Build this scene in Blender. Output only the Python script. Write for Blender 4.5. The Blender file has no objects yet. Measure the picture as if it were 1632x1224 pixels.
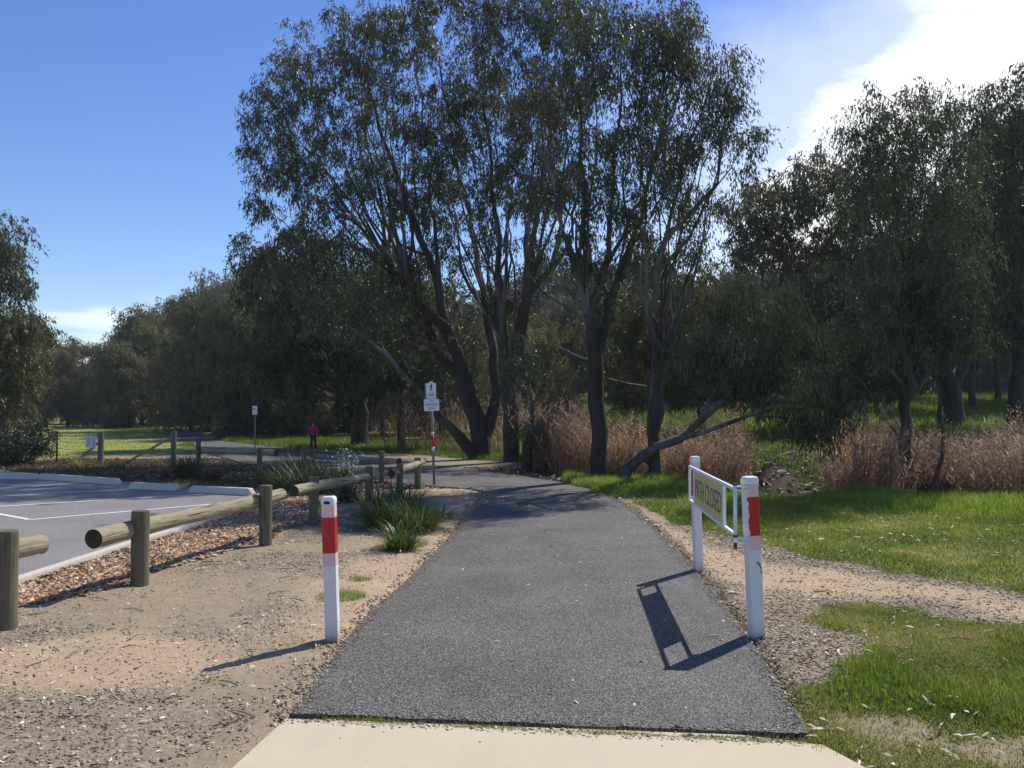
import bpy, math, random
import numpy as np
from mathutils import Vector

PI = math.pi
rng = np.random.default_rng(7)
random.seed(7)
scene = bpy.context.scene
col = scene.collection

# ------------------------------------------------------------------ survey helpers
F, CX, CY, HZ, EYE = 1368.0, 816.0, 612.0, 650.0, 1.6
HAZE = .0005
TH = math.atan((HZ - CY) / F)


def ray(px, py):
    u, v = (px - CX) / F, (CY - py) / F
    return np.array([u, math.cos(TH) - v * math.sin(TH), math.sin(TH) + v * math.cos(TH)])


def P(px, py, d):
    r = ray(px, py)
    return np.array([0, 0, EYE]) + r * (d / r[1])


def G(px, py, z=0.0):
    r = ray(px, py)
    return np.array([0, 0, EYE]) + r * ((z - EYE) / r[2])


def G2(px, py, z=0.0):
    g = G(px, py, z)
    return (float(g[0]), float(g[1]))


# ------------------------------------------------------------------ numeric helpers
def sst(a, b, x):
    t = np.clip((np.asarray(x, float) - a) / (b - a), 0, 1)
    return t * t * (3 - 2 * t)


_tab = np.random.default_rng(3).random((256, 256))


def vnoise(x, y, s=1.0):
    x = np.asarray(x, float) * s + 1000.37
    y = np.asarray(y, float) * s + 1000.71
    xi, yi = np.floor(x).astype(int), np.floor(y).astype(int)
    fx, fy = x - xi, y - yi
    fx = fx * fx * (3 - 2 * fx)
    fy = fy * fy * (3 - 2 * fy)
    a = _tab[xi & 255, yi & 255]
    b = _tab[(xi + 1) & 255, yi & 255]
    c = _tab[xi & 255, (yi + 1) & 255]
    d = _tab[(xi + 1) & 255, (yi + 1) & 255]
    return (a * (1 - fx) + b * fx) * (1 - fy) + (c * (1 - fx) + d * fx) * fy


def fbm(x, y, s=1.0, o=4):
    r, a, t = 0, 1.0, 0
    for i in range(o):
        r = r + a * vnoise(x + 17 * i, y - 9 * i, s)
        t += a
        a *= .5
        s *= 2.03
    return r / t


def sdf(poly, x, y):
    """signed distance to a polygon, positive inside"""
    x = np.asarray(x, float)
    y = np.asarray(y, float)
    d2 = np.full(x.shape, 1e18)
    ins = np.zeros(x.shape, bool)
    n = len(poly)
    for i in range(n):
        ax, ay = poly[i]
        bx, by = poly[(i + 1) % n]
        ex, ey = bx - ax, by - ay
        wx, wy = x - ax, y - ay
        t = np.clip((wx * ex + wy * ey) / (ex * ex + ey * ey + 1e-12), 0, 1)
        d2 = np.minimum(d2, (wx - ex * t) ** 2 + (wy - ey * t) ** 2)
        c = ((ay > y) != (by > y))
        xs = ax + (y - ay) * ex / (ey if abs(ey) > 1e-12 else 1e-12)
        ins ^= (c & (x < xs))
    d = np.sqrt(d2)
    return np.where(ins, d, -d)


# ------------------------------------------------------------------ terrain
def height(x, y):
    x = np.asarray(x, float)
    y = np.asarray(y, float)
    lip = 20.3 - .66 * np.clip(x, 0, 9)
    gully = np.exp(-((x - (4.9 + (y - 15.5) * .27)) / 1.0) ** 2)
    s = y - lip + 2.6 * gully * sst(26, 20, y)
    side = sst(.2, 2.6, x)
    creek = -(1.05 - .3 * gully) * sst(0, 2.6, s) * (1 - sst(6.0, 9.2, s))
    far = sst(6.5, 9.5, s) * .45
    rise = np.clip(y - (lip + 9), 0, 55) * .046
    h = (creek + far) * side + rise * sst(-3.0, 8.0, x - .0 * y)
    h = h + (fbm(x, y, .35, 3) - .5) * .16 * sst(11, 20, np.hypot(x, y)) * sst(-1, 4, x)
    return h


# ------------------------------------------------------------------ layout polygons (metres)
PATH = [G2(*p) for p in [(462, 1141), (500, 1092), (545, 1030), (600, 968), (650, 925), (700, 875), (730, 840), (752, 815), (768, 795), (770, 783), (745, 779),
                         (700, 776), (640, 771), (560, 764), (470, 752), (380, 737), (330, 722), (300, 706), (268, 697), (255, 691.5), (262, 688), (300, 683.5), (345, 681.0),
                         (420, 679.5), (420, 682), (360, 684), (330, 686), (318, 690), (325, 697), (360, 704), (420, 711), (480, 717), (560, 725),
                         (640, 735), (700, 742), (760, 749), (820, 757), (880, 767), (935, 779), (975, 793), (1005, 810), (1040, 840), (1080, 880), (1120, 925), (1160, 975),
                         (1200, 1030), (1240, 1092), (1288, 1174)]]
SLAB = [G2(375, 1224), G2(456, 1147), G2(1180, 1173), G2(1312, 1189), G2(1352, 1224)]
SLAB = [(-1.75, 1.2), (-1.28, 3.55)] + SLAB[1:4] + [(1.62, 3.7), (1.9, 1.2)]
CARPARK = [(-4.85, 1.5), (-4.72, 6), (-4.6, 8), (-4.52, 10), (-4.32, 12.5), (-4.18, 14.8), (-4.1, 16.3), (-5.2, 16.6), (-6.4, 17.3), (-8.3, 18.6), (-12.8, 21.8), (-24, 29.8), (-45, 32), (-45, 1.5)]
GRAVEL = [G2(*p) for p in [(930, 776), (1040, 812), (1105, 846), (1250, 880), (1450, 914), (1632, 947), (1900, 995), (1900, 1060), (1632, 1001), (1530, 985), (1440, 968), (1370, 958), (1310, 962),
                           (1290, 985), (1340, 998), (1400, 1020), (1410, 1050), (1330, 1080), (1262, 1092), (1250, 1110), (1230, 1110), (1100, 960), (980, 830)]]
TRACK = [G2(*p) for p in [(985, 798), (1060, 835), (1115, 870), (1250, 900), (1450, 925), (1632, 955), (1900, 1005), (1900, 1045), (1632, 990), (1450, 955), (1300, 945), (1180, 960), (1130, 905), (1040, 830)]]
MULCH = [(-4.36, 7.2), (-4.26, 10), (-4.06, 12.5), (-3.93, 15), (-3.8, 16.5), (-3.1, 16), (-2.9, 13), (-3.0, 11), (-3.25, 9.3), (-3.55, 8.3), (-3.7, 7.4), (-4.2, 6.9)]
BANKGRASS = [G2(*p) for p in [(870, 772), (940, 777), (1060, 812), (1115, 846), (1250, 876), (1450, 908), (1632, 940), (2100, 1010), (2100, 800)]] + [(10, 14.4), (6, 16.6), (2.5, 19.2), (1.0, 20.2), (.9, 18.6)]
LAWN = [(-9, 32), (-16, 27), (-30, 31), (-60, 34), (-60, 78), (-8, 78), (-3, 60), (-4, 40)]
VERGE = [(-14, 36), (-6.5, 32.5), (-3.5, 30), (-1.5, 27), (1.5, 24), (.9, 21.5), (2.2, 26), (0, 32), (-5, 40), (-12, 50), (-20, 60)]
FARGRASS = [(2.5, 27), (60, 22), (120, 130), (-20, 130), (-6, 45)]
MUD = [(3.9, 15.6), (5.9, 15.2), (7.9, 21), (8.2, 25), (6.4, 25), (4.8, 19.5)]
BARE1 = [G2(*p) for p in [(1380, 1150), (1440, 1130), (1530, 1145), (1500, 1185), (1420, 1185)]]
BARE2 = [G2(*p) for p in [(1530, 1185), (1640, 1165), (1700, 1180), (1700, 1230), (1590, 1215)]]


def masks(x, y):
    n = (fbm(x, y, 1.6, 4) - .5)
    n2 = (fbm(x + 50, y + 20, .5, 3) - .5)
    m = {}
    d = np.hypot(x, y)
    right = sst(-.1, .1, x - 1.2 + n * .3) * (1 - sst(-.1, .12, sdf(GRAVEL, x, y) + n * .55))
    rg = right * sst(3.2, 2.9, y * 0) * (y < 20)
    onpath = sst(-.05, .02, sdf(PATH, x, y))
    rg = rg * (1 - onpath)
    rg = rg * (1 - .8 * sst(-.1, .1, sdf(BARE1, x, y) + n * .6)) * (1 - .8 * sst(-.1, .1, sdf(BARE2, x, y) + n * .6))
    lawn = sst(-1, 1, sdf(LAWN, x, y) + n2 * 3)
    verge = sst(-.5, .5, sdf(VERGE, x, y) + n2 * 1.5)
    far = sst(-1, 1, sdf(FARGRASS, x, y) + n2 * 2)
    lip = 20.3 - .66 * np.clip(x, 0, 9)
    rg = rg * (1 - sst(-.3, .9, y - lip + n * 1.5) * (x > .6))
    tuft = 0
    for (px, py, r) in [(545, 950, .22), (632, 873, .3), (660, 866, .25), (575, 925, .1)]:
        gx, gy = G2(px, py)
        tuft = np.maximum(tuft, sst(1.15, .6, np.hypot(x - gx, (y - gy) * .8) / r + n * 1.0))
    horizon = sst(58, 66, y)
    m['grass'] = np.clip(np.maximum.reduce([rg, lawn, verge, far, tuft * np.ones_like(x), horizon]), 0, 1) * (1 - sst(-.3, .3, sdf(MUD, x, y) + n))
    m['mown'] = lawn
    m['dry'] = sst(.36, .6, fbm(x + 9, y, 1.1, 4)) * .9
    sand = sst(-.25, .25, sdf(TRACK, x, y) + n * .5)
    pd = -sdf(PATH, x, y)
    sand = np.maximum(sand, sst(1.15, .35, pd + n * .9) * (x < 1) * sst(5.2, 6.5, y + n) * (y < 17))
    a = np.exp(-(((x + 2.55) / 1.15) ** 2 + ((y - 5.55) / .8) ** 2))
    sand = np.maximum(sand, sst(.35, .75, a + n * .5))
    sand = np.maximum(sand, sst(.3, .7, np.exp(-(((x + 7.0) / 3.2) ** 2 + ((y - 28.0) / 2.2) ** 2)) + n * .5))
    m['sand'] = np.clip(sand, 0, 1)
    m['mulch'] = sst(-.25, .12, sdf(MULCH, x, y) + n * .5)
    lit = sst(.37, .56, fbm(x + 31, y + 7, .9, 4))
    lit = np.maximum(lit, sst(17, 20, y) * (x < .5) * .85)
    m['litter'] = lit * (1 - m['sand'] * .8)
    m['brown'] = sst(16.2, 17.5, y + n) * sst(27.5, 26, y + n) * sst(-2.6, -3.4, x + n) * (1 - m['sand'])
    creekz = sst(.6, 2.0, y - lip) * (1 - sst(7.5, 9.0, y - lip)) * sst(.4, 1.6, x)
    m['mud'] = np.clip(np.maximum(creekz, sst(-.3, .3, sdf(MUD, x, y) + n)), 0, 1)
    return m


def relief(x, y):
    hard = np.maximum.reduce([sst(-.12, .03, sdf(PATH, x, y)), sst(-.25, .05, sdf(CARPARK, x, y)), sst(-.1, .03, sdf(SLAB, x, y))])
    mic = (fbm(x, y, 2.2, 4) - .5) * .055 + (fbm(x, y, 11, 2) - .5) * .014
    return mic * (1 - hard) * sst(30, 12, y) - .03 * hard


def gheight(x, y):
    return height(x, y) + relief(np.asarray(x, float), np.asarray(y, float))


# ------------------------------------------------------------------ blender helpers
def np_mesh(name, V, Fc, attrs=None, smooth=False):
    V = np.asarray(V, np.float32)
    Fc = np.asarray(Fc, np.int32)
    me = bpy.data.meshes.new(name)
    me.vertices.add(len(V))
    me.vertices.foreach_set('co', V.ravel())
    k = Fc.shape[1]
    me.loops.add(Fc.size)
    me.loops.foreach_set('vertex_index', Fc.ravel())
    me.polygons.add(len(Fc))
    me.polygons.foreach_set('loop_start', np.arange(0, Fc.size, k, dtype=np.int32))
    if smooth:
        me.polygons.foreach_set('use_smooth', np.ones(len(Fc), bool))
    if attrs:
        for an, av in attrs.items():
            at = me.attributes.new(an, 'FLOAT', 'POINT')
            at.data.foreach_set('value', np.asarray(av, np.float32))
    me.update(calc_edges=True)
    return me


def link(name, me, mat=None, parent=None, loc=None):
    o = bpy.data.objects.new(name, me)
    col.objects.link(o)
    if mat:
        if len(o.data.materials) == 0:
            o.data.materials.append(mat)
    if parent:
        o.parent = parent
    if loc is not None:
        o.location = loc
    return o


def tag(o, label, cat=None, group=None, kind=None):
    if label:
        o['label'] = label
    if cat:
        o['category'] = cat
    if group:
        o['group'] = group
    if kind:
        o['kind'] = kind
    return o


def empty(name, loc, label, cat, group=None, rot=(0, 0, 0)):
    o = bpy.data.objects.new(name, None)
    o.empty_display_size = .2
    col.objects.link(o)
    o.location = loc
    o.rotation_euler = rot
    return tag(o, label, cat, group)


class MB:
    """collects shapes and builds one mesh"""

    def __init__(s):
        s.V, s.F, s.n = [], [], 0

    def add(s, V, Fc):
        V = np.asarray(V, float)
        s.V.append(V)
        for f in Fc:
            s.F.append([int(i) + s.n for i in f])
        s.n += len(V)

    def box(s, c, size, M=None):
        x, y, z = [q / 2 for q in size]
        V = np.array([[a * x, b * y, d * z] for a in (-1, 1) for b in (-1, 1) for d in (-1, 1)])
        if M is not None:
            V = V @ np.array(M).T
        s.add(V + np.array(c), [(0, 1, 3, 2), (4, 6, 7, 5), (0, 4, 5, 1), (2, 3, 7, 6), (0, 2, 6, 4), (1, 5, 7, 3)])

    def rings(s, rings, cap=True):
        k = len(rings[0])
        V = np.concatenate(rings)
        Fc = []
        for i in range(len(rings) - 1):
            for j in range(k):
                Fc.append((i * k + j, i * k + (j + 1) % k, (i + 1) * k + (j + 1) % k, (i + 1) * k + j))
        if cap:
            Fc.append(tuple(range(k - 1, -1, -1)))
            Fc.append(tuple(range((len(rings) - 1) * k, len(rings) * k)))
        s.add(V, Fc)

    def tube(s, pts, r, k=10, wob=0, cap=True):
        pts = [np.array(p, float) for p in pts]
        rs = r if hasattr(r, '__len__') else [r] * len(pts)
        rings = []
        for i, p in enumerate(pts):
            t = pts[min(i + 1, len(pts) - 1)] - pts[max(i - 1, 0)]
            t /= np.linalg.norm(t) + 1e-9
            ref = np.array([0, 0, 1.]) if abs(t[2]) < .9 else np.array([0, 1., 0])
            a = np.cross(t, ref)
            a /= np.linalg.norm(a)
            b = np.cross(a, t)
            th = np.linspace(0, 2 * PI, k, endpoint=False)
            w = rs[i] * (1 + wob * (rng.random(k) - .5)) if wob else rs[i]
            rings.append(p + (np.cos(th) * w)[:, None] * a + (-np.sin(th) * w)[:, None] * b)
        s.rings(rings, cap)

    def build(s, name, mat, parent=None, loc=None, smooth=False, bevel=0):
        me = bpy.data.meshes.new(name)
        me.from_pydata(np.concatenate(s.V).tolist(), [], s.F)
        if smooth:
            for p in me.polygons:
                p.use_smooth = True
        me.update()
        o = link(name, me, mat, parent, loc)
        if bevel:
            b = o.modifiers.new('bevel', 'BEVEL')
            b.width = bevel
            b.segments = 2
        return o


# ------------------------------------------------------------------ materials
class NT:
    def __init__(s, name):
        s.m = bpy.data.materials.new(name)
        s.m.use_nodes = True
        s.t = s.m.node_tree
        s.b = s.t.nodes['Principled BSDF']
        s.out = s.t.nodes['Material Output']

    def n(s, ty, **kw):
        nd = s.t.nodes.new(ty)
        for k, v in kw.items():
            if k in nd.inputs:
                nd.inputs[k].default_value = v
            else:
                setattr(nd, k, v)
        return nd

    def l(s, a, b):
        s.t.links.new(a, b)

    def coord(s, scale=(1, 1, 1), kind='Object'):
        tc = s.n('ShaderNodeTexCoord')
        mp = s.n('ShaderNodeMapping')
        mp.inputs['Scale'].default_value = scale
        s.l(tc.outputs[kind], mp.inputs['Vector'])
        return mp.outputs[0]

    def noise(s, vec, scale, detail=4, rough=.6):
        nd = s.n('ShaderNodeTexNoise')
        nd.inputs['Scale'].default_value = scale
        nd.inputs['Detail'].default_value = detail
        nd.inputs['Roughness'].default_value = rough
        s.l(vec, nd.inputs['Vector'])
        return nd.outputs['Fac']

    def ramp(s, fac, stops):
        r = s.n('ShaderNodeValToRGB')
        e = r.color_ramp.elements
        while len(e) < len(stops):
            e.new(.5)
        for q, (p, c) in zip(e, stops):
            q.position = p
            q.color = (*c, 1) if len(c) == 3 else c
        s.l(fac, r.inputs[0])
        return r.outputs[0]

    def mix(s, fac, a, b, mode='MIX'):
        m = s.n('ShaderNodeMix', data_type='RGBA', blend_type=mode)
        for sock, v in ((m.inputs[0], fac), (m.inputs[6], a), (m.inputs[7], b)):
            if isinstance(v, (int, float)):
                sock.default_value = v
            elif isinstance(v, tuple):
                sock.default_value = (*v, 1) if len(v) == 3 else v
            else:
                s.l(v, sock)
        return m.outputs[2]

    def math(s, op, a, b=0.0):
        m = s.n('ShaderNodeMath', operation=op)
        for sock, v in ((m.inputs[0], a), (m.inputs[1], b)):
            if isinstance(v, (int, float)):
                sock.default_value = v
            else:
                s.l(v, sock)
        return m.outputs[0]

    def attr(s, name):
        a = s.n('ShaderNodeAttribute', attribute_name=name)
        return a.outputs['Fac']

    def bump(s, h, strength, dist):
        b = s.n('ShaderNodeBump')
        b.inputs['Strength'].default_value = strength
        b.inputs['Distance'].default_value = dist
        s.l(h, b.inputs['Height'])
        s.l(b.outputs[0], s.b.inputs['Normal'])

    def base(s, c, rough=.8, spec=.3):
        if isinstance(c, tuple):
            s.b.inputs['Base Color'].default_value = (*c, 1)
        else:
            s.l(c, s.b.inputs['Base Color'])
        s.b.inputs['Roughness'].default_value = rough
        s.b.inputs['Specular IOR Level'].default_value = spec
        return s.m


def mat_asphalt(name, lo, mid, hi, scale, patch=.12):
    t = NT(name)
    v = t.coord()
    vo = t.n('ShaderNodeTexVoronoi', feature='F1')
    vo.inputs['Scale'].default_value = scale
    t.l(v, vo.inputs['Vector'])
    sp = t.n('ShaderNodeSeparateColor')
    t.l(vo.outputs['Color'], sp.inputs[0])
    c = t.ramp(sp.outputs[0], [(0, lo), (.55, mid), (1, hi)])
    vo2 = t.n('ShaderNodeTexVoronoi', feature='F1')
    vo2.inputs['Scale'].default_value = scale * .8
    t.l(v, vo2.inputs['Vector'])
    sp2 = t.n('ShaderNodeSeparateColor')
    t.l(vo2.outputs['Color'], sp2.inputs[0])
    c = t.mix(t.ramp(sp2.outputs[1], [(.0, (0, 0, 0)), (.6, (.0, .0, .0)), (1, (.35, .35, .35))]), c, lo)
    n = t.noise(v, 1.1, 5)
    c = t.mix(1.0, c, t.ramp(n, [(.3, (1 - patch,) * 3), (.7, (1 + patch,) * 3)]), 'MULTIPLY')
    n3 = t.noise(t.coord((1.2, .25, 1)), 3.0, 3)
    c = t.mix(t.ramp(n3, [(.55, (0, 0, 0)), (.8, (.22, .22, .22))]), c, (.24, .215, .18))
    t.base(c, .78, .35)
    t.bump(vo.outputs['Distance'], .75, .006)
    n5 = t.noise(v, .35, 3)
    t.l(t.ramp(n5, [(.3, (.7, .7, .7)), (.7, (.88, .88, .88))]), t.b.inputs['Roughness'])
    return t.m


M = {}
M['asphalt'] = mat_asphalt('path_asphalt', (.013, .0124, .0114), (.083, .078, .07), (.34, .318, .28), 170, .24)
M['carpark'] = mat_asphalt('carpark_asphalt', (.16, .148, .135), (.235, .217, .197), (.34, .315, .288), 110, .12)

t = NT('ground')
v = t.coord()
n1 = t.noise(v, .8, 6, .65)
n2 = t.noise(v, 9, 6, .7)
n3 = t.noise(v, 45, 4, .7)
vo = t.n('ShaderNodeTexVoronoi', feature='F1')
vo.inputs['Scale'].default_value = 38
t.l(v, vo.inputs['Vector'])
spv = t.n('ShaderNodeSeparateColor')
t.l(vo.outputs['Color'], spv.inputs[0])
dirt = t.mix(n2, (.225, .175, .115), (.43, .335, .22))
dirt = t.mix(t.ramp(n3, [(.45, (0, 0, 0)), (.66, (.75, .75, .75))]), dirt, (.27, .205, .135))
sandc = t.mix(n2, (.37, .265, .165), (.57, .425, .27))
sandc = t.mix(t.ramp(n3, [(.55, (0, 0, 0)), (.72, (.6, .6, .6))]), sandc, (.30, .22, .14))
litc = t.mix(t.ramp(spv.outputs[0], [(0, (0, 0, 0)), (.5, (.3, .3, .3)), (.82, (.5, .5, .5)), (1, (1, 1, 1))]), (.16, .125, .088), (.50, .41, .30))
litc = t.mix(n2, litc, (.26, .21, .15))
mul = t.mix(spv.outputs[1], (.10, .05, .028), (.46, .27, .15))
c = t.mix(t.attr('sand'), dirt, sandc)
litf = t.math('MULTIPLY', t.attr('litter'), t.ramp(n3, [(.35, (.35, .35, .35)), (.55, (1, 1, 1))]))
c = t.mix(litf, c, litc)
c = t.mix(t.attr('mulch'), c, mul)
gr = t.mix(n2, (.085, .11, .022), (.22, .25, .055))
gr = t.mix(t.attr('dry'), gr, t.mix(n3, (.12, .13, .03), (.27, .24, .09)))
mown = t.mix(t.noise(v, .5, 5, .7), (.20, .25, .045), (.36, .36, .10))
gr = t.mix(t.attr('mown'), gr, mown)
gm = t.math('MULTIPLY', t.attr('grass'), t.ramp(n3, [(.2, (.6, .6, .6)), (.5, (1, 1, 1))]))
c = t.mix(gm, c, gr)
c = t.mix(t.attr('brown'), c, t.mix(n3, (.075, .052, .032), (.19, .135, .085)))
mudc = t.mix(n2, (.035, .03, .022), (.11, .09, .065))
c = t.mix(t.attr('mud'), c, mudc)
t.base(c, .92, .15)
bh = t.math('ADD', t.math('MULTIPLY', n3, .5), t.math('ADD', n2, t.math('MULTIPLY', spv.outputs[0], .25)))
t.bump(bh, .9, .018)
M['ground'] = t.m

t = NT('concrete')
v = t.coord()
n = t.noise(v, 2.2, 6, .7)
c = t.mix(n, (.49, .415, .285), (.60, .51, .36))
f = t.noise(v, 130, 2)
c = t.mix(t.ramp(f, [(.3, (.3, .3, .3)), (.45, (0, 0, 0))]), c, (.38, .32, .23))
s_ = t.noise(t.coord((6, .7, 1)), 1.5, 4)
c = t.mix(t.ramp(s_, [(.52, (0, 0, 0)), (.75, (.35, .35, .35))]), c, (.48, .40, .29))
t.base(c, .85, .2)
t.bump(f, .25, .002)
M['concrete'] = t.m

t = NT('kerb_concrete')
v = t.coord()
c = t.mix(t.noise(v, 6, 6, .7), (.50, .46, .385), (.72, .67, .57))
c = t.mix(t.ramp(t.noise(v, 40, 3), [(.55, (0, 0, 0)), (.75, (.6, .6, .6))]), c, (.2, .18, .15))
t.base(c, .85, .2)
M['kerb'] = t.m

t = NT('road_paint')
v = t.coord()
c = t.mix(t.ramp(t.noise(v, 30, 4), [(.5, (0, 0, 0)), (.72, (1, 1, 1))]), (.74, .73, .70), (.32, .31, .30))
M['paint'] = t.base(c, .7, .3)


def mat_wood(name, a, b, crack, sc=(14, 14, 1.4)):
    t = NT(name)
    v = t.coord(sc)
    n = t.noise(v, 1.5, 6, .7)
    c = t.mix(n, a, b)
    k = t.noise(t.coord((30, 30, 1.6)), 1.2, 4, .6)
    c = t.mix(t.ramp(k, [(.34, (.9, .9, .9)), (.45, (0, 0, 0))]), c, crack)
    g = t.noise(t.coord(), 3.0, 3)
    c = t.mix(t.ramp(g, [(.45, (0, 0, 0)), (.7, (.45, .45, .45))]), c, (.17, .18, .085))
    t.base(c, .85, .2)
    t.bump(t.math('ADD', n, k), .7, .012)
    return t.m


M['logpost'] = mat_wood('treated_post_wood', (.10, .085, .058), (.20, .175, .12), (.03, .025, .018))
M['log'] = mat_wood('weathered_log_wood', (.22, .19, .12), (.42, .36, .25), (.06, .05, .035))
t = NT('log_end_wood')
t.base(t.mix(t.noise(t.coord(), 14, 5), (.022, .018, .014), (.11, .085, .055)), .9, .1)
M['logend'] = t.m
M['darkpost'] = mat_wood('old_fence_post_wood', (.10, .10, .085), (.22, .21, .18), (.03, .03, .025))


def mat_paint(name, base, dirtc, amount=.6, rough=.45, spec=.4):
    t = NT(name)
    v = t.coord()
    n = t.noise(v, 7, 6, .75)
    c = t.mix(t.ramp(n, [(.5, (0, 0, 0)), (.8, (amount,) * 3)]), base, dirtc)
    sp = t.noise(v, 60, 3, .6)
    c = t.mix(t.ramp(sp, [(.68, (0, 0, 0)), (.74, (.7, .7, .7))]), c, dirtc)
    t.base(c, rough, spec)
    t.bump(t.noise(v, 25, 4), .12, .004)
    return t.m


M['white'] = mat_paint('white_post_paint', (.80, .80, .80), (.42, .38, .33), .35)
t = NT('white_post_shaft_paint')
v = t.coord()
n = t.noise(v, 9, 6, .75)
sx_ = t.n('ShaderNodeSeparateXYZ')
t.l(t.n('ShaderNodeTexCoord').outputs['Object'], sx_.inputs[0])
zz = t.n('ShaderNodeMapRange')
t.l(sx_.outputs[2], zz.inputs[0])
zz.inputs[1].default_value = .16
zz.inputs[2].default_value = .0
zf = t.math('MULTIPLY', zz.outputs[0], t.ramp(n, [(.3, (.25, .25, .25)), (.62, (1, 1, 1))]))
c = t.mix(t.ramp(n, [(.5, (0, 0, 0)), (.8, (.35, .35, .35))]), (.78, .775, .76), (.46, .42, .36))
c = t.mix(t.ramp(t.noise(t.coord((60, 60, 18)), 1.0, 3), [(.70, (0, 0, 0)), (.75, (.8, .8, .8))]), c, (.25, .22, .18))
c = t.mix(zf, c, (.36, .27, .18))
t.base(c, .5, .35)
t.bump(t.noise(t.coord((20, 20, 3)), 2, 4), .35, .004)
M['shaft'] = t.m
M['red'] = mat_paint('red_reflective_band', (.50, .014, .022), (.25, .02, .025), .4, .35)
M['pink'] = mat_paint('faded_pink_band', (.80, .52, .53), (.72, .68, .68), .6, .4)
M['black'] = NT('black_paint').base((.012, .012, .014), .5)
M['metal'] = mat_paint('galvanised_metal', (.20, .215, .215), (.10, .10, .10), .5, .5)
M['rust'] = mat_paint('rusty_bolt_metal', (.06, .05, .045), (.10, .05, .03), .5, .6)
M['gold'] = mat_paint('faded_sign_yellow', (.68, .55, .24), (.50, .40, .18), .8, .5)
M['letter'] = mat_paint('faded_letter_black', (.13, .11, .06), (.36, .30, .14), 1.0, .6)
M['signwhite'] = mat_paint('sign_white', (.74, .77, .78), (.5, .52, .52), .3, .5)
M['signblue'] = NT('sign_lettering_blue').base((.02, .06, .17), .5)
M['wire'] = NT('fence_wire').base((.18, .18, .17), .5)
M['mesh_green'] = NT('dark_green_steel').base((.05, .07, .05), .6)


def mat_leaf(name, a, b, c3, trans=.35, rough=.42, spec=.5):
    t = NT(name)
    r = t.attr('rnd')
    c = t.ramp(r, [(0, a), (.6, b), (1, c3)])
    big = t.noise(t.coord(), .55, 3)
    c = t.mix(1.0, c, t.ramp(big, [(.3, (.72, .78, .8)), (.7, (1.3, 1.2, 1.0))]), 'MULTIPLY')
    t.base(c, rough, spec)
    tr = t.n('ShaderNodeBsdfTranslucent')
    t.l(c, tr.inputs['Color'])
    mx = t.n('ShaderNodeMixShader')
    mx.inputs[0].default_value = trans
    t.l(t.b.outputs[0], mx.inputs[1])
    t.l(tr.outputs[0], mx.inputs[2])
    t.l(mx.outputs[0], t.out.inputs['Surface'])
    return t.m


M['euc'] = mat_leaf('eucalypt_leaves', (.046, .061, .028), (.076, .092, .042), (.18, .17, .095), .38, .46, .45)
M['euc_dark'] = mat_leaf('dark_eucalypt_leaves', (.036, .048, .024), (.062, .076, .036), (.125, .125, .07), .33, .5, .35)
M['euc_olive'] = mat_leaf('olive_eucalypt_leaves', (.066, .076, .032), (.105, .112, .048), (.20, .175, .085), .36, .5, .35)
M['far_hazed_a'] = mat_leaf('haze_tinted_eucalypt_leaves', (.085, .10, .055), (.14, .15, .08), (.24, .23, .13), .42, .6, .3)  # leaf colour lightened to paint in the haze and flare over distant trees
M['far_hazed_b'] = mat_leaf('haze_tinted_olive_leaves', (.11, .115, .055), (.17, .17, .082), (.28, .25, .13), .42, .6, .3)  # olive variant, same haze lightening put into its colour
M['grass'] = mat_leaf('grass_blades', (.095, .165, .016), (.20, .28, .03), (.42, .38, .12), .5, .45, .3)
M['drygrass'] = mat_leaf('dry_grass_blades', (.16, .19, .04), (.30, .28, .09), (.50, .42, .20), .35, .6, .2)
M['lush'] = mat_leaf('lush_grass_blades', (.12, .205, .02), (.22, .33, .04), (.40, .44, .10), .52, .42, .3)
M['drybrown'] = mat_leaf('rough_brown_grass', (.06, .055, .022), (.12, .10, .04), (.24, .19, .09), .3, .6, .2)
M['meadow'] = mat_leaf('meadow_grass_blades', (.075, .14, .016), (.14, .22, .03), (.28, .33, .08), .45, .5, .25)
M['strap_dark'] = mat_leaf('dark_strap_leaves', (.022, .038, .012), (.042, .066, .022), (.12, .13, .06), .25, .45, .35)
M['strap'] = mat_leaf('strap_leaves', (.035, .075, .012), (.07, .125, .022), (.22, .24, .08), .32, .4, .4)
M['reed'] = mat_leaf('dry_reed_blades', (.17, .10, .07), (.35, .225, .155), (.74, .60, .45), .36, .6, .3)
M['shrub'] = mat_leaf('shrub_leaves', (.035, .05, .025), (.06, .075, .04), (.10, .11, .06), .2, .45, .4)
M['pale'] = NT('pale_seed_heads').base((.62, .60, .52), .7)


def mat_simple_rnd(name, stops, rough=.85, spec=.2):
    t = NT(name)
    return t.base(t.ramp(t.attr('rnd'), stops), rough, spec)


M['chips'] = mat_simple_rnd('bark_chips', [(0, (.09, .05, .03)), (.35, (.30, .17, .095)), (.7, (.50, .32, .19)), (1, (.70, .56, .40))])
M['bits'] = mat_simple_rnd('ground_litter', [(0, (.12, .09, .062)), (.4, (.30, .23, .155)), (.75, (.50, .41, .29)), (1, (.74, .66, .52))])
M['dryleaf'] = mat_simple_rnd('dry_leaves', [(0, (.22, .16, .10)), (.5, (.45, .37, .25)), (1, (.78, .72, .58))], .6)
M['brownlit'] = mat_simple_rnd('brown_leaf_litter', [(0, (.05, .032, .02)), (.5, (.13, .085, .055)), (.9, (.24, .17, .11)), (1, (.45, .36, .25))])
M['twig'] = mat_simple_rnd('fallen_twigs', [(0, (.05, .04, .03)), (1, (.22, .17, .12))])

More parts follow.
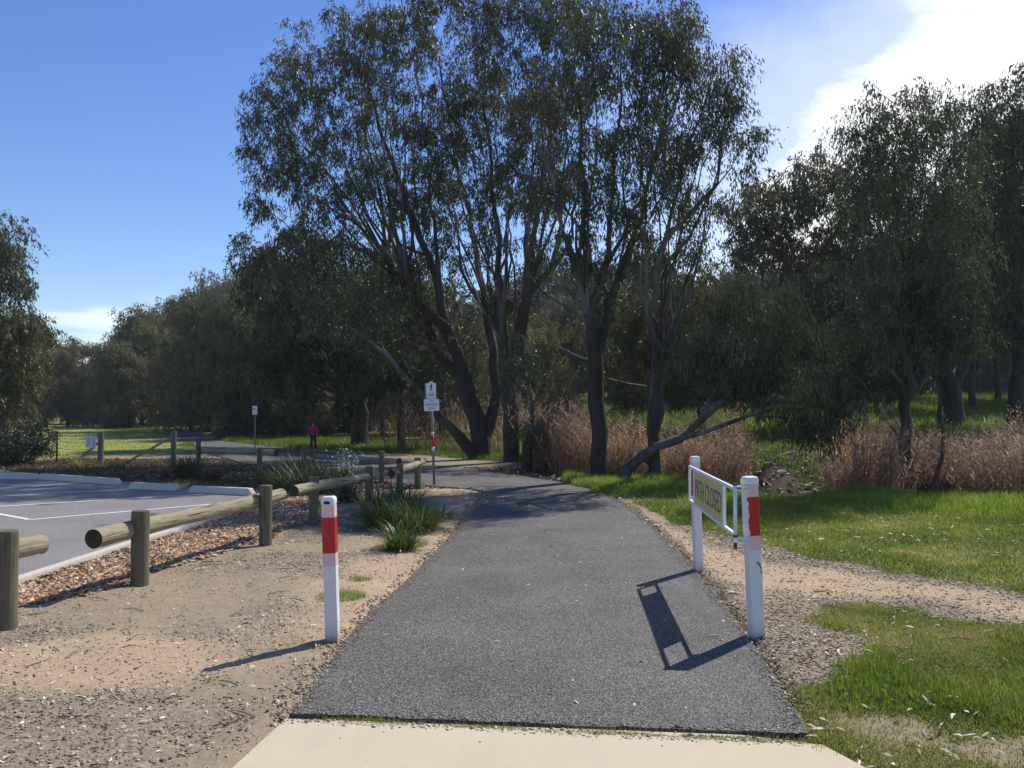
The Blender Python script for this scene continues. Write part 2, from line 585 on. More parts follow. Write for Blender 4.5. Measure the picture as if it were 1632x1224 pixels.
t = NT('eucalypt_bark')
v = t.coord((9, 9, .8))
n = t.noise(v, 1.6, 6, .7)
pat = t.noise(t.coord((1.2, 1.2, .35)), 1.4, 4, .6)
dark = t.mix(n, (.009, .0075, .006), (.075, .062, .05))
pale = t.mix(n, (.07, .062, .052), (.38, .35, .31))
rad = t.attr('rad')
pf = t.n('ShaderNodeMapRange')
t.l(rad, pf.inputs[0])
pf.inputs[1].default_value = .17
pf.inputs[2].default_value = .05
pfac = t.math('MULTIPLY', pf.outputs[0], t.ramp(pat, [(.42, (.04, .04, .04)), (.60, (.85, .85, .85))]))
t.base(t.mix(pfac, dark, pale), .75, .3)
t.bump(n, 1.0, .06)
M['bark'] = t.m


# ------------------------------------------------------------------ ground sheet
def grid_lines(spec):
    out = []
    for a, b, st in spec:
        out.append(np.arange(a, b, st))
    return np.concatenate(out)


ys = [1.2]
while ys[-1] < 165:
    y = ys[-1]
    ys.append(y + max(.045, (y - 2) * .0125 if y < 60 else (y - 30) * .03))
ys = np.array([-60, -25, -8, -2, .2] + ys)
xh = [0.0]
while xh[-1] < 165:
    x = xh[-1]
    xh.append(x + max(.055, (x - 3.5) * .022))
xh = np.array(xh)
xs = np.concatenate([-xh[::-1][:-1], xh])
X, Y = np.meshgrid(xs, ys)
gx, gy = X.ravel(), Y.ravel()
gz = height(gx, gy)
mk = masks(gx, gy)
sp = sdf(PATH, gx, gy)
sc_ = sdf(CARPARK, gx, gy)
ssl = sdf(SLAB, gx, gy)
hard = np.maximum.reduce([sst(-.12, .03, sp), sst(-.25, .05, sc_), sst(-.1, .03, ssl)])
near = sst(30, 12, gy)
micro = (fbm(gx, gy, 2.2, 4) - .5) * .055 + (fbm(gx, gy, 11, 2) - .5) * .014
gz = gz + micro * (1 - hard) * near - .03 * hard + .025 * mk['mulch'] * (1 - hard)
gz -= .03 * np.exp(-((sp + .0) / .06) ** 2) * (gy < 20)
nx, ny = len(xs), len(ys)
ii = np.arange((ny - 1) * (nx - 1))
r_, c_ = ii // (nx - 1), ii % (nx - 1)
q = r_ * nx + c_
Fq = np.stack([q, q + 1, q + nx + 1, q + nx], 1)
ground_me = np_mesh('ground', np.stack([gx, gy, gz], 1), Fq, mk, True)
ground = link('ground', ground_me, M['ground'])
tag(ground, 'sandy earth with grass patches, creek bed and far meadow', kind='structure')


def sheet(name, poly, z, mat, depth=.08, jitter=0.0, step=.12, maxseg=60):
    import bmesh
    pts = []
    n = len(poly)
    for i in range(n):
        a, b = np.array(poly[i]), np.array(poly[(i + 1) % n])
        L = np.linalg.norm(b - a)
        k = int(min(maxseg, max(1, L / step)))
        for j in range(k):
            p = a + (b - a) * j / k
            pts.append(p)
    pts = np.array(pts)
    if jitter:
        d = np.roll(pts, -1, 0) - np.roll(pts, 1, 0)
        nn = np.stack([-d[:, 1], d[:, 0]], 1) / (np.linalg.norm(d, axis=1)[:, None] + 1e-9)
        w = (fbm(pts[:, 0], pts[:, 1], 3.0, 3) - .5) * 2 * jitter + (vnoise(pts[:, 0], pts[:, 1], 22) - .5) * jitter * .8
        pts = pts + nn * w[:, None]
    bm = bmesh.new()
    top = [bm.verts.new((p[0], p[1], z)) for p in pts]
    f = bm.faces.new(top)
    f.normal_update()
    if f.normal.z < 0:
        f.normal_flip()
    bot = [bm.verts.new((p[0], p[1], z - depth)) for p in pts]
    for i in range(len(pts)):
        j = (i + 1) % len(pts)
        bm.faces.new((top[i], top[j], bot[j], bot[i]))
    bmesh.ops.triangulate(bm, faces=[f])
    bmesh.ops.recalc_face_normals(bm, faces=bm.faces)
    me = bpy.data.meshes.new(name)
    bm.to_mesh(me)
    bm.free()
    o = link(name, me, mat)
    return o


o = sheet('path', PATH, .013, M['asphalt'], jitter=.022)
tag(o, 'dark grey coarse asphalt cycle path curving away to the left', kind='structure')
o = sheet('pavement', SLAB, .006, M['concrete'], jitter=.004)
tag(o, 'cream concrete pavement slab at the start of the path', kind='structure')
o = sheet('car_park', CARPARK, .004, M['carpark'])
tag(o, 'grey asphalt car park with white bay lines', kind='structure')

# kerb strip (flush) and raised kerb
east = [(-4.85, 1.5), (-4.72, 6), (-4.6, 8), (-4.52, 10), (-4.32, 12.5), (-4.18, 14.8), (-4.1, 16.3)]
kb = MB()
rr = []
for i, p in enumerate(east):
    for dx in [0]:
        rr.append([np.array([p[0] - .03, p[1], -.05]), np.array([p[0] - .03, p[1], .03]), np.array([p[0] + .165, p[1], .055]), np.array([p[0] + .165, p[1], -.05])])
kb.rings([np.array(r) for r in rr])
o = kb.build('kerb', M['kerb'])
tag(o, 'flush pale concrete kerb along the car park edge', kind='structure')

# painted bay lines (4 mm above the asphalt)
pl = MB()


def paint_line(a, b, w=.09):
    a, b = np.array(a), np.array(b)
    d = (b - a) / np.linalg.norm(b - a)
    n_ = np.array([-d[1], d[0]]) * w / 2
    z = .0085
    k = 12
    for i in range(k):
        p, q_ = a + (b - a) * i / k, a + (b - a) * (i + 1) / k
        pl.add([[*(p - n_), z], [*(q_ - n_), z], [*(q_ + n_), z], [*(p + n_), z]], [(0, 1, 2, 3)])


for a, b in [((-60, 783), (136, 769.5)), ((-60, 795), (209, 780)), ((-60, 811.5), (322, 788)), ((48, 829), (345, 803.5)), ((-60, 809), (47, 828.8))]:
    paint_line(G2(*a), G2(*b))
o = pl.build('painted_lines', M['paint'])
tag(o, 'white painted bay lines on the car park', kind='structure')


# wheel stops
def wheelstop(pa, pb, label, h=.13, w=.17):
    a, b = np.array(G2(*pa)), np.array(G2(*pb))
    c = (a + b) / 2
    L = np.linalg.norm(b - a)
    ang = math.atan2(b[1] - a[1], b[0] - a[0])
    m = MB()
    prof = lambda s, q: np.array([[s, -w / 2 * q, 0], [s, -w / 2 * .72 * q, h * q], [s, w / 2 * .72 * q, h * q], [s, w / 2 * q, 0]])
    m.rings([prof(-L / 2, 1) * [1, 1, .35], prof(-L / 2 + .07, 1), prof(L / 2 - .07, 1), prof(L / 2, 1) * [1, 1, .35]])
    o = m.build('wheel_stop', M['kerb'], loc=(c[0], c[1], .004), bevel=.012)
    o.rotation_euler = (0, 0, ang)
    tag(o, label, 'wheel stop', 'concrete wheel stops along the car park')


wheelstop((-75, 763), (62, 764), 'long concrete wheel stop running out of the photo at the left edge')
wheelstop((65, 764), (190, 773), 'concrete wheel stop ending left of the short stop, below the fence post')
wheelstop((208, 779), (284, 782.5), 'shortest concrete wheel stop in the middle of the row')
wheelstop((304, 785), (404, 790), 'concrete wheel stop nearest the log rail and the tall tufts')
m = MB()
a = np.array([-4.42, 12.45, 0])
m.rings([np.array([[-.09, s, 0], [-.06, s, h], [.10, s, h], [.14, s, 0]]) + a for s, h in [(-.45, .04), (-.2, .13), (.8, .14), (1.2, .05)]])
o = m.build('kerb_block', M['kerb'], bevel=.01)
tag(o, 'short raised concrete kerb block beside the orange bark chips', 'kerb block')


# ------------------------------------------------------------------ log barriers
def log_post(root, base, px, h, r, lean=(0, 0)):
    x, y = base
    m = MB()
    z0 = float(height(x, y))
    n = 7
    pts = [(x + lean[0] * t * h, y + lean[1] * t * h, z0 - .15 + (h + .15) * t) for t in np.linspace(0, 1, n)]
    rr = [r * (1 + .05 * (rng.random() - .5)) for _ in range(n)]
    pts.append((pts[-1][0], pts[-1][1], pts[-1][2] + .008))
    rr.append(r * .93)
    m.tube([np.array(p) - np.array(root.location) for p in pts], rr, 18, .03)
    return m.build('post', M['logpost'], root, smooth=False, bevel=0)


def log_rail(root, a, b, r, smooth=True):
    a, b = np.array(a, float), np.array(b, float)
    rl = np.array(root.location)
    n = 30
    L = np.linalg.norm(b - a)
    pts = [a + (b - a) * t + np.array([0, 0, .012 * math.sin(5 * t + a[0])]) for t in np.linspace(0, 1, n)]
    # build along local z so that wood grain follows the log
    d = (b - a) / L
    m = MB()
    loc = [(0.006 * math.sin(7 * t), 0.008 * math.sin(4.3 * t + 1), L * t) for t in np.linspace(0, 1, n)]
    rr = [r * (1 + .05 * math.sin(9 * t + a[1]) + .025 * math.sin(31 * t)) for t in np.linspace(0, 1, n)]
    m.tube(loc, rr, 20, .06, cap=False)
    o = m.build('rail', M['log'], root)
    o.location = Vector(a - rl)
    o.rotation_mode = 'QUATERNION'
    o.rotation_quaternion = Vector(d).to_track_quat('Z', 'Y')
    for s, z in ((1, 0), (-1, L)):
        e = MB()
        k = 20
        th = np.linspace(0, 2 * PI, k, endpoint=False)
        def ring(q, zz):
            return np.stack([np.cos(th) * r * q, np.sin(th) * r * q, np.full(k, zz)], 1)
        e.rings([ring(1.0, z - s * .001), ring(.93, z - s * .006), ring(.5, z + s * .004), ring(.12, z + s * .012)], True)
        eo = e.build('end_grain', M['logend'], o)
    return o


GB = 'log barriers around the car park'


def barrier(base, label):
    return empty('log_barrier', (base[0], base[1], float(height(*base))), label, 'log barrier', GB)


def gp(px, py):
    return G2(px, py)


# A: left edge
b0 = gp(8, 1002)
A = barrier(b0, 'log barrier cut by the left edge of the photo, its rail end splintered')
log_post(A, b0, 8, .70, .082)
log_post(A, (-4.35, 3.9), 0, .7, .08)
log_rail(A, (-3.67, 6.72, .535), (-4.42, 3.3, .54), .072)
# B
b1, b2 = gp(222.5, 933), gp(423, 869)
B = barrier(b1, 'longest pale log rail carried by two posts, its round dark end facing the camera')
log_post(B, b1, 0, .665, .078)
log_post(B, b2, 0, .69, .073)
log_rail(B, P(149, 860, 7.28), P(449, 787, 10.75), .078)
# C
b3 = gp(499, 838)
b4 = (P(588, 760, 13.7)[0], 13.7)
C_ = barrier(b3, 'log barrier right behind the red and white bollard, ending at the tufts')
log_post(C_, b3, 0, .66, .066, (.02, 0))
log_post(C_, b4, 0, .66, .06)
log_rail(C_, P(468, 783, 11.05), P(600, 757, 14.1), .072)
# D
b5 = (P(637, 770, 15.2)[0], 15.2)
b6 = gp(665.5, 778)
D_ = barrier(b6, 'log barrier between the tufts and the sign pole, its round rail end showing')
log_post(D_, b5, 0, .60, .06)
log_post(D_, b6, 0, .60, .068)
log_rail(D_, P(624, 756, 14.7), P(676, 734, 17.8), .06)
# E
b7 = (P(608, 760, 18.6)[0], 18.6)
b8 = (P(484, 760, 22)[0], 22.0)
E_ = barrier(b7, 'dark log barrier half hidden behind the tall tufts beside the path')
log_post(E_, b7, 0, .66, .062)
log_post(E_, b8, 0, .60, .06)
log_rail(E_, P(636, 735, 18.3), P(500, 727, 22.0), .065)
# F
b9 = gp(413.5, 752)
b10 = (P(316, 740, 24.4)[0], 24.4)
F_ = barrier(b9, 'dark log barrier in front of the bare sand, between the fence and the tufts')
log_post(F_, b9, 0, .60, .062)
log_post(F_, b10, 0, .72, .065)
log_rail(F_, P(441, 722, 21.3), P(318, 718, 24.6), .07)


# ------------------------------------------------------------------ painted posts
def square_post(name, base, top_px, h, w, label, cat, rz, bands, group=None, face_only=False):
    """base: ground point; leans so that its top passes the surveyed point"""
    x, y = base
    z0 = float(height(x, y)) - .02
    tx = P(top_px[0], top_px[1], y)[0]
    lean = math.atan2(tx - x, h)
    root = empty(name, (x, y, z0), label, cat, group, (0, lean, 0))
    m = MB()

    def ring(q, z, s=1.0):
        a = w / 2 * q
        ch = w * .07
        pts = [(-a + ch, -a), (a - ch, -a), (a, -a + ch), (a, a - ch), (a - ch, a), (-a + ch, a), (-a, a - ch), (-a, -a + ch)]
        c, s_ = math.cos(rz), math.sin(rz)
        return np.array([[c * p[0] - s_ * p[1], s_ * p[0] + c * p[1], z] for p in pts])
    hb = h - .055
    m.rings([ring(1, -.2), ring(1, h * .3), ring(1, h * .6), ring(1, hb)])
    m.build('shaft', M['shaft'], root)
    c = MB()
    c.rings([ring(1.06, hb + .0005), ring(1.08, hb + .03), ring(1.0, hb + .046), ring(.8, hb + .055)])
    c.build('cap', M['white'], root, bevel=.004)
    for (za, zb, mt, nm) in bands:
        b = MB()
        if not face_only:
            b.rings([ring(1.012, za), ring(1.015, (za + zb) / 2), ring(1.012, zb)], False)
        else:
            e = w / 2 + .0025
            x0, x1 = -w * .40, w * .5
            nseg = 14
            L_ = [(x0 + .012 * (vnoise(i * 3.1 + za * 10, 2.2) - .5) * 2, -e, za + (zb - za) * i / nseg) for i in range(nseg + 1)]
            R_ = [(x1 - .004, -e, za + (zb - za) * i / nseg) for i in range(nseg + 1)]
            V = np.array(L_ + R_)
            c2, s2 = math.cos(rz), math.sin(rz)
            V = np.stack([c2 * V[:, 0] - s2 * V[:, 1], s2 * V[:, 0] + c2 * V[:, 1], V[:, 2]], 1)
            b.add(V, [(i, nseg + 1 + i, nseg + 2 + i, i + 1) for i in range(nseg)])
        b.build(nm, mt, root)
    return root


bl = square_post('bollard', gp(530.5, 1018), (524, 788), 1.005, .088, 'red and white painted square bollard on bare sand left of the path', 'bollard', math.radians(-2),
                 [(.865, .945, M['pink'], 'pink_band'), (.615, .863, M['red'], 'red_band'), (.53, .613, M['pink'], 'pink_band')])
m = MB()
m.add([[-.030, -.0500, .957], [.012, -.0500, .953], [.022, -.0500, .966], [.004, -.0500, .977], [-.022, -.0500, .974]], [(0, 1, 2, 3, 4)])
m.build('scuff_mark', M['black'], bl)
gpn = square_post('gate_post', gp(1206, 1015), (1194, 755), 1.14, .094, 'nearer white gate post with hinges and peeling red band', 'post', math.radians(6),
                  [(1.002, 1.083, M['pink'], 'pink_band'), (.73, 1.0, M['red'], 'red_band'), (.63, .728, M['pink'], 'pink_band')], face_only=True)
gpf = square_post('gate_post', gp(1113.5, 910), (1107, 724), 1.145, .080, 'farther white gate post behind the swing gate end', 'post', math.radians(6),
                  [(1.012, 1.085, M['pink'], 'pink_band'), (.76, 1.01, M['red'], 'red_band')], face_only=False)
# scuff marks on the near gate post
m = MB()
for (x, z, w_, h_) in [(.012, .55, .012, .005), (.022, .538, .016, .007), (.032, .522, .010, .012), (.037, .495, .006, .02), (.020, .552, .005, .014)]:
    m.add([[x - w_, -.0495, z], [x + w_, -.0495, z - h_], [x + w_ * .6, -.0495, z - h_ * 2.2], [x - w_ * .6, -.0495, z - h_ * .8]], [(0, 1, 2, 3)])
so = m.build('scuff_marks', M['black'], gpn)
so.rotation_euler = (0, 0, math.radians(6))

# swing gate
ga = np.array([P(1171.5, 820, 6.0)[0], 6.0])
gb = np.array([P(1099, 760, 8.28)[0], 8.28])
gd = (gb - ga) / np.linalg.norm(gb - ga)
GL = float(np.linalg.norm(gb - ga))
gate = empty('swing_gate', (ga[0], ga[1], 0), 'white framed swing gate with a faded yellow path closed panel', 'gate', None, (0, 0, math.atan2(gd[1], gd[0])))
zt, zb_ = 1.035, .715
fr = MB()
T = .025
fr.box((GL / 2, 0, zt), (GL, T, T))
fr.box((GL / 2, 0, zb_), (GL, T, T))
fr.box((GL - T / 2, 0, (zt + zb_) / 2), (T, T - .002, zt - zb_ - T))
fr.box((.42, 0, (zt + zb_) / 2), (T, T - .002, zt - zb_ - T))
fr.box((GL - .33, 0, (zt + zb_) / 2), (T, T - .002, zt - zb_ - T))
fr.build('frame', M['white'], gate, bevel=.004)
rd = MB()
rd.tube([(-.005, 0, zb_ - .02), (-.005, 0, zt + .01)], .0135, 12)
rd.build('hinge_rod', M['white'], gate, smooth=True)
pn = MB()
pn.box(((.44 + GL - .35) / 2, .002, (zt + zb_) / 2), (GL - .35 - .44 - .01, .006, zt - zb_ - T - .004))
panel = pn.build('sign_panel', M['gold'], gate)
panel['label'] = 'faded yellow panel with worn black letters'


def text_obj(txt, size, mat, parent, loc, rot, width=None, height_=None, name='lettering', ext=.0006):
    cu = bpy.data.curves.new(name, 'FONT')
    cu.body = txt
    cu.size = size
    cu.align_x = 'CENTER'
    cu.align_y = 'CENTER'
    cu.extrude = ext
    cu.offset = 0
    tmp = bpy.data.objects.new(name + '_tmp', cu)
    col.objects.link(tmp)
    dg = bpy.context.evaluated_depsgraph_get()
    me = bpy.data.meshes.new_from_object(tmp.evaluated_get(dg))
    bpy.data.objects.remove(tmp)
    co = np.empty(len(me.vertices) * 3, np.float32)
    me.vertices.foreach_get('co', co)
    co = co.reshape(-1, 3)
    mn, mx = co.min(0), co.max(0)
    co -= (mn + mx) / 2
    if width:
        co[:, 0] *= width / (mx[0] - mn[0])
    if height_:
        co[:, 1] *= height_ / (mx[1] - mn[1])
    me.vertices.foreach_set('co', co.ravel())
    me.materials.clear()
    me.materials.append(mat)
    me.update()
    o = bpy.data.objects.new(name, me)
    col.objects.link(o)
    o.parent = parent
    o.location = loc
    o.rotation_euler = rot
    return o


pw = GL - .35 - .44
# panel's path-facing side is local +y (gate x axis runs away from the camera): text must read far -> near
text_obj('PATH CLOSED', .2, M['letter'], panel, ((.44 + GL - .35) / 2, .0065, (zt + zb_) / 2), (PI / 2, 0, PI), width=pw * .90, height_=.165)
for z, up in ((zt + .018, 1), (zb_ - .02, -1)):
    hb = MB()
    hb.box((.05, -.04, z), (.05, .10, .010))
    hb.box((.05, -.04, z - .026), (.05, .10, .008))
    hb2 = hb.build('hinge_bracket', M['white'], gate)
    hb2.location = (-.05, 0, 0)
    bo = MB()
    bo.tube([(-.005, 0, z - .075), (-.005, 0, z - .034)], .013, 8)
    bo.build('bolt', M['rust'], hb2).location = (.05, 0, 0)
    bo = MB()
    bo.tube([(-.005, 0, z + .007), (-.005, 0, z + .022)], .018, 6)
    bo.build('nut', M['rust'], hb2).location = (.05, 0, 0)


# ------------------------------------------------------------------ signs
def pole_sign():
    x, y = gp(692, 773)
    root = empty('path_sign', (x, y, 0), 'shared path sign above a road name board on a banded grey pole', 'sign', None,
                 (0, math.atan2(P(687, 615, y)[0] - x, 2.1), 0))
    m = MB()
    m.tube([(0, 0, -.1), (0, 0, 2.12)], .026, 12)
    m.build('pole', M['metal'], root, smooth=True)
    for za, zb, mt, nm in ((.70, .79, 'signwhite', 'white_band'), (.785 + .006, 1.03, 'red', 'red_band'), (1.035, 1.10, 'signwhite', 'white_band')):
        b = MB()
        b.tube([(0, 0, za), (0, 0, zb)], .03, 12)
        b.build(nm, M[mt], root, smooth=True)
    c = MB()
    c.tube([(0, 0, 2.121), (0, 0, 2.15)], .034, 10)
    c.build('cap', M['signwhite'], root)
    b = MB()
    b.box((-.0, -.036, 1.955), (.205, .004, .325))
    up = b.build('symbol_board', M['signwhite'], root)
    bb = MB()
    bb.box((-.02, .036, 1.95), (.23, .004, .33))
    bb.build('rear_board', M['metal'], root).rotation_euler = (0, 0, math.radians(4))
    # pedestrian
    z0 = 1.955
    f = MB()
    yy = -.0395
    def poly(pts):
        f.add([[p[0], yy, z0 + p[1]] for p in pts], [tuple(range(len(pts)))])
    th = np.linspace(0, 2 * PI, 12, endpoint=False)
    poly([(.013 + .012 * math.cos(a_), .128 + .012 * math.sin(a_)) for a_ in th])
    poly([(-.012, .112), (.018, .112), (.014, .045), (-.010, .045)])
    poly([(-.012, .110), (-.028, .070), (-.022, .066), (-.004, .100)])
    poly([(.016, .108), (.030, .075), (.025, .070), (.008, .095)])
    poly([(-.010, .046), (.003, .046), (-.014, -.004), (-.026, -.004)])
    poly([(.002, .046), (.014, .046), (.026, -.002), (.015, -.004)])
    f.build('pedestrian_symbol', M['black'], up)
    g = MB()
    def seg(a_, b_, w=.006):
        a_, b_ = np.array(a_), np.array(b_)
        d = (b_ - a_) / np.linalg.norm(b_ - a_)
        n_ = np.array([-d[1], d[0]]) * w / 2
        g.add([[q_[0], yy, z0 + q_[1]] for q_ in (a_ - n_, b_ - n_, b_ + n_, a_ + n_)], [(0, 1, 2, 3)])
    for cx in (-.052, .052):
        k = 18
        for i in range(k):
            a0, a1 = 2 * PI * i / k, 2 * PI * (i + 1) / k
            seg((cx + .032 * math.cos(a0), -.105 + .032 * math.sin(a0)), (cx + .032 * math.cos(a1), -.105 + .032 * math.sin(a1)), .006)
    for a_, b_ in [((-.052, -.105), (-.02, -.055)), ((-.02, -.055), (.035, -.055)), ((.052, -.105), (.03, -.035)), ((-.02, -.055), (0, -.105)), ((0, -.105), (.035, -.055)), ((-.052, -.105), (0, -.105)), ((-.028, -.04), (-.010, -.04)), ((.02, -.035), (.038, -.035))]:
        seg(a_, b_)
    g.build('bicycle_symbol', M['black'], up)
    b = MB()
    b.box((.0, -.036, 1.66), (.315, .004, .245))
    lo = b.build('name_board', M['signwhite'], root)
    lo.rotation_euler = (0, 0, 0)
    text_obj('TO', .06, M['signblue'], lo, (0, -.0395, 1.745), (PI / 2, 0, 0), height_=.045)
    text_obj('YARRAWONGA', .06, M['signblue'], lo, (0, -.0395, 1.672), (PI / 2, 0, 0), width=.275, height_=.055)
    text_obj('ROAD', .06, M['signblue'], lo, (0, -.0395, 1.593), (PI / 2, 0, 0), width=.12, height_=.055)


pole_sign()


def far_sign():
    x, y = gp(406, 722)
    root = empty('path_sign', (x, y, 0), 'small white sign on a thin pole farther along the path', 'sign')
    m = MB()
    m.tube([(0, 0, -.1), (0, 0, 1.6)], .022, 8)
    m.build('pole', M['metal'], root)
    b = MB()
    b.box((0, -.03, 1.515), (.17, .005, .31))
    bd = b.build('board', M['signwhite'], root)
    s = MB()
    s.add([[-.05, -.034, 1.53], [-.02, -.034, 1.53], [-.02, -.034, 1.60], [-.05, -.034, 1.60]], [(0, 1, 2, 3)])
    s.add([[.01, -.034, 1.53], [.05, -.034, 1.53], [.05, -.034, 1.56], [.01, -.034, 1.56]], [(0, 1, 2, 3)])
    s.build('symbol', M['black'], bd)


far_sign()

# far white marker posts on the lawn
for px, py, lb in ((347, 678, 'thin white marker post where the far path turns'), (376, 676, 'short thin white marker post right of the other by the far path')):
    x, y = gp(px, py + 4)
    m = MB()
    m.tube([(0, 0, -.1), (0, 0, .55)], .045, 8)
    m.tube([(0, 0, .555), (0, 0, .60)], .05, 8)
    tag(m.build('marker_post', M['white'], loc=(x, y, 0)), lb, 'post')

# wire fence on the left
fx = [gp(160.5, 738), gp(276.5, 741)]
fr_ = empty('wire_fence', (fx[0][0], fx[0][1], 0), 'sagging wire fence with grey timber strainer posts and slanting stays', 'fence')
rl = np.array([fx[0][0], fx[0][1], 0])
for i, (p, h, r) in enumerate([(fx[0], .90, .085), (fx[1], .95, .082)]):
    m = MB()
    m.tube([np.array([p[0], p[1], -.1]) - rl, np.array([p[0], p[1], h]) - rl], [r, r * .95], 10, .05)
    m.build('post', M['darkpost'], fr_)
q0 = gp(90.5, 737)
m = MB()
m.tube([np.array([q0[0], q0[1], -.1]) - rl, np.array([q0[0], q0[1], .85]) - rl], .028, 8)
m.build('picket', M['rust'], fr_)
for (a_, b_) in (((118, 738), (158, 705, fx[0][1])), ((198, 739), (273, 697, fx[1][1]))):
    g0 = np.array([*gp(*a_), 0.0])
    m = MB()
    m.tube([g0 - rl, P(*b_) - rl], .033, 8)
    m.build('stay', M['metal'], fr_)
d_ = np.array(fx[0]) - np.array(q0)
lastp = np.array(q0) - d_ * 4
for i, z in enumerate((.22, .42, .62, .8)):
    m = MB()
    pts = []
    seq = [lastp, np.array(q0), np.array(fx[0])]
    for a_, b_ in zip(seq[:-1], seq[1:]):
        for t_ in np.linspace(0, 1, 7):
            p = a_ + (b_ - a_) * t_
            pts.append(np.array([p[0], p[1], z - .04 * math.sin(PI * t_)]) - rl)
    m.tube(pts, .006, 4)
    m.build('wire', M['wire'], fr_)
# notice boards hanging on the wire
nb = P(147, 704, fx[0][1] - .05)
nt = empty('notice_board', tuple(nb), 'two folded white notice sheets tied to the wire fence', 'notice')
for i, (ax, rz) in enumerate(((-.075, .5), (.075, -.45))):
    m = MB()
    m.box((0, 0, 0), (.17, .008, .34))
    o = m.build('sheet', M['signwhite'], nt)
    o.location = (ax, -.04, 0)
    o.rotation_euler = (0, 0, rz)
    mm = MB()
    for k in range(5):
        w_ = .045 - .01 * (k % 2)
        mm.add([[-w_, -.0055, .10 - k * .05], [w_, -.0055, .10 - k * .05], [w_, -.0055, .115 - k * .05], [-w_, -.0055, .115 - k * .05]], [(0, 1, 2, 3)])
    mm.build('print', M['wire'], o)


# ------------------------------------------------------------------ leaf / blade clouds
def unit(v):
    return v / (np.linalg.norm(v, axis=-1, keepdims=True) + 1e-9)


def kites(P0, D, L, W, R=None, side=None):
    n = len(P0)
    if side is None:
        side = unit(np.cross(D, (R or rng).normal(size=(n, 3))))
    L = np.broadcast_to(L, (n,))[:, None]
    W = np.broadcast_to(W, (n,))[:, None]
    mid = P0 + D * L * .42
    V = np.stack([P0, mid + side * W / 2, P0 + D * L, mid - side * W / 2], 1).reshape(-1, 3)
    Fc = np.arange(n * 4).reshape(-1, 4)
    return V, Fc


def strips(P0, D, L, W, bend, nseg, up=(0, 0, 1), rnd=None, droop_end=None):
    """bent tapered ribbons"""
    n = len(P0)
    L = np.broadcast_to(L, (n,))[:, None]
    W = np.broadcast_to(W, (n,))[:, None]
    bend = np.broadcast_to(bend, (n,))[:, None]
    hor = D.copy()
    hor[:, 2] = 0
    hor = unit(hor)
    side = unit(np.cross(D, np.array([0, 0, 1.0]) + 1e-3))
    Vs = []
    cur = P0.copy()
    d = D.copy()
    for i in range(nseg + 1):
        w = W * (1 - (i / nseg) ** 1.6) * .5 + .0004
        Vs.append(cur - side * w)
        Vs.append(cur + side * w)
        cur = cur + d * L / nseg
        d = unit(d + (hor * .55 + np.array([0, 0, -1.0])) * bend / nseg)
    V = np.stack(Vs, 1)
    k = 2 * (nseg + 1)
    base = (np.arange(n) * k)[:, None, None]
    seg = np.array([[2 * i, 2 * i + 1, 2 * i + 3, 2 * i + 2] for i in range(nseg)])[None]
    return V.reshape(-1, 3), (base + seg).reshape(-1, 4), k


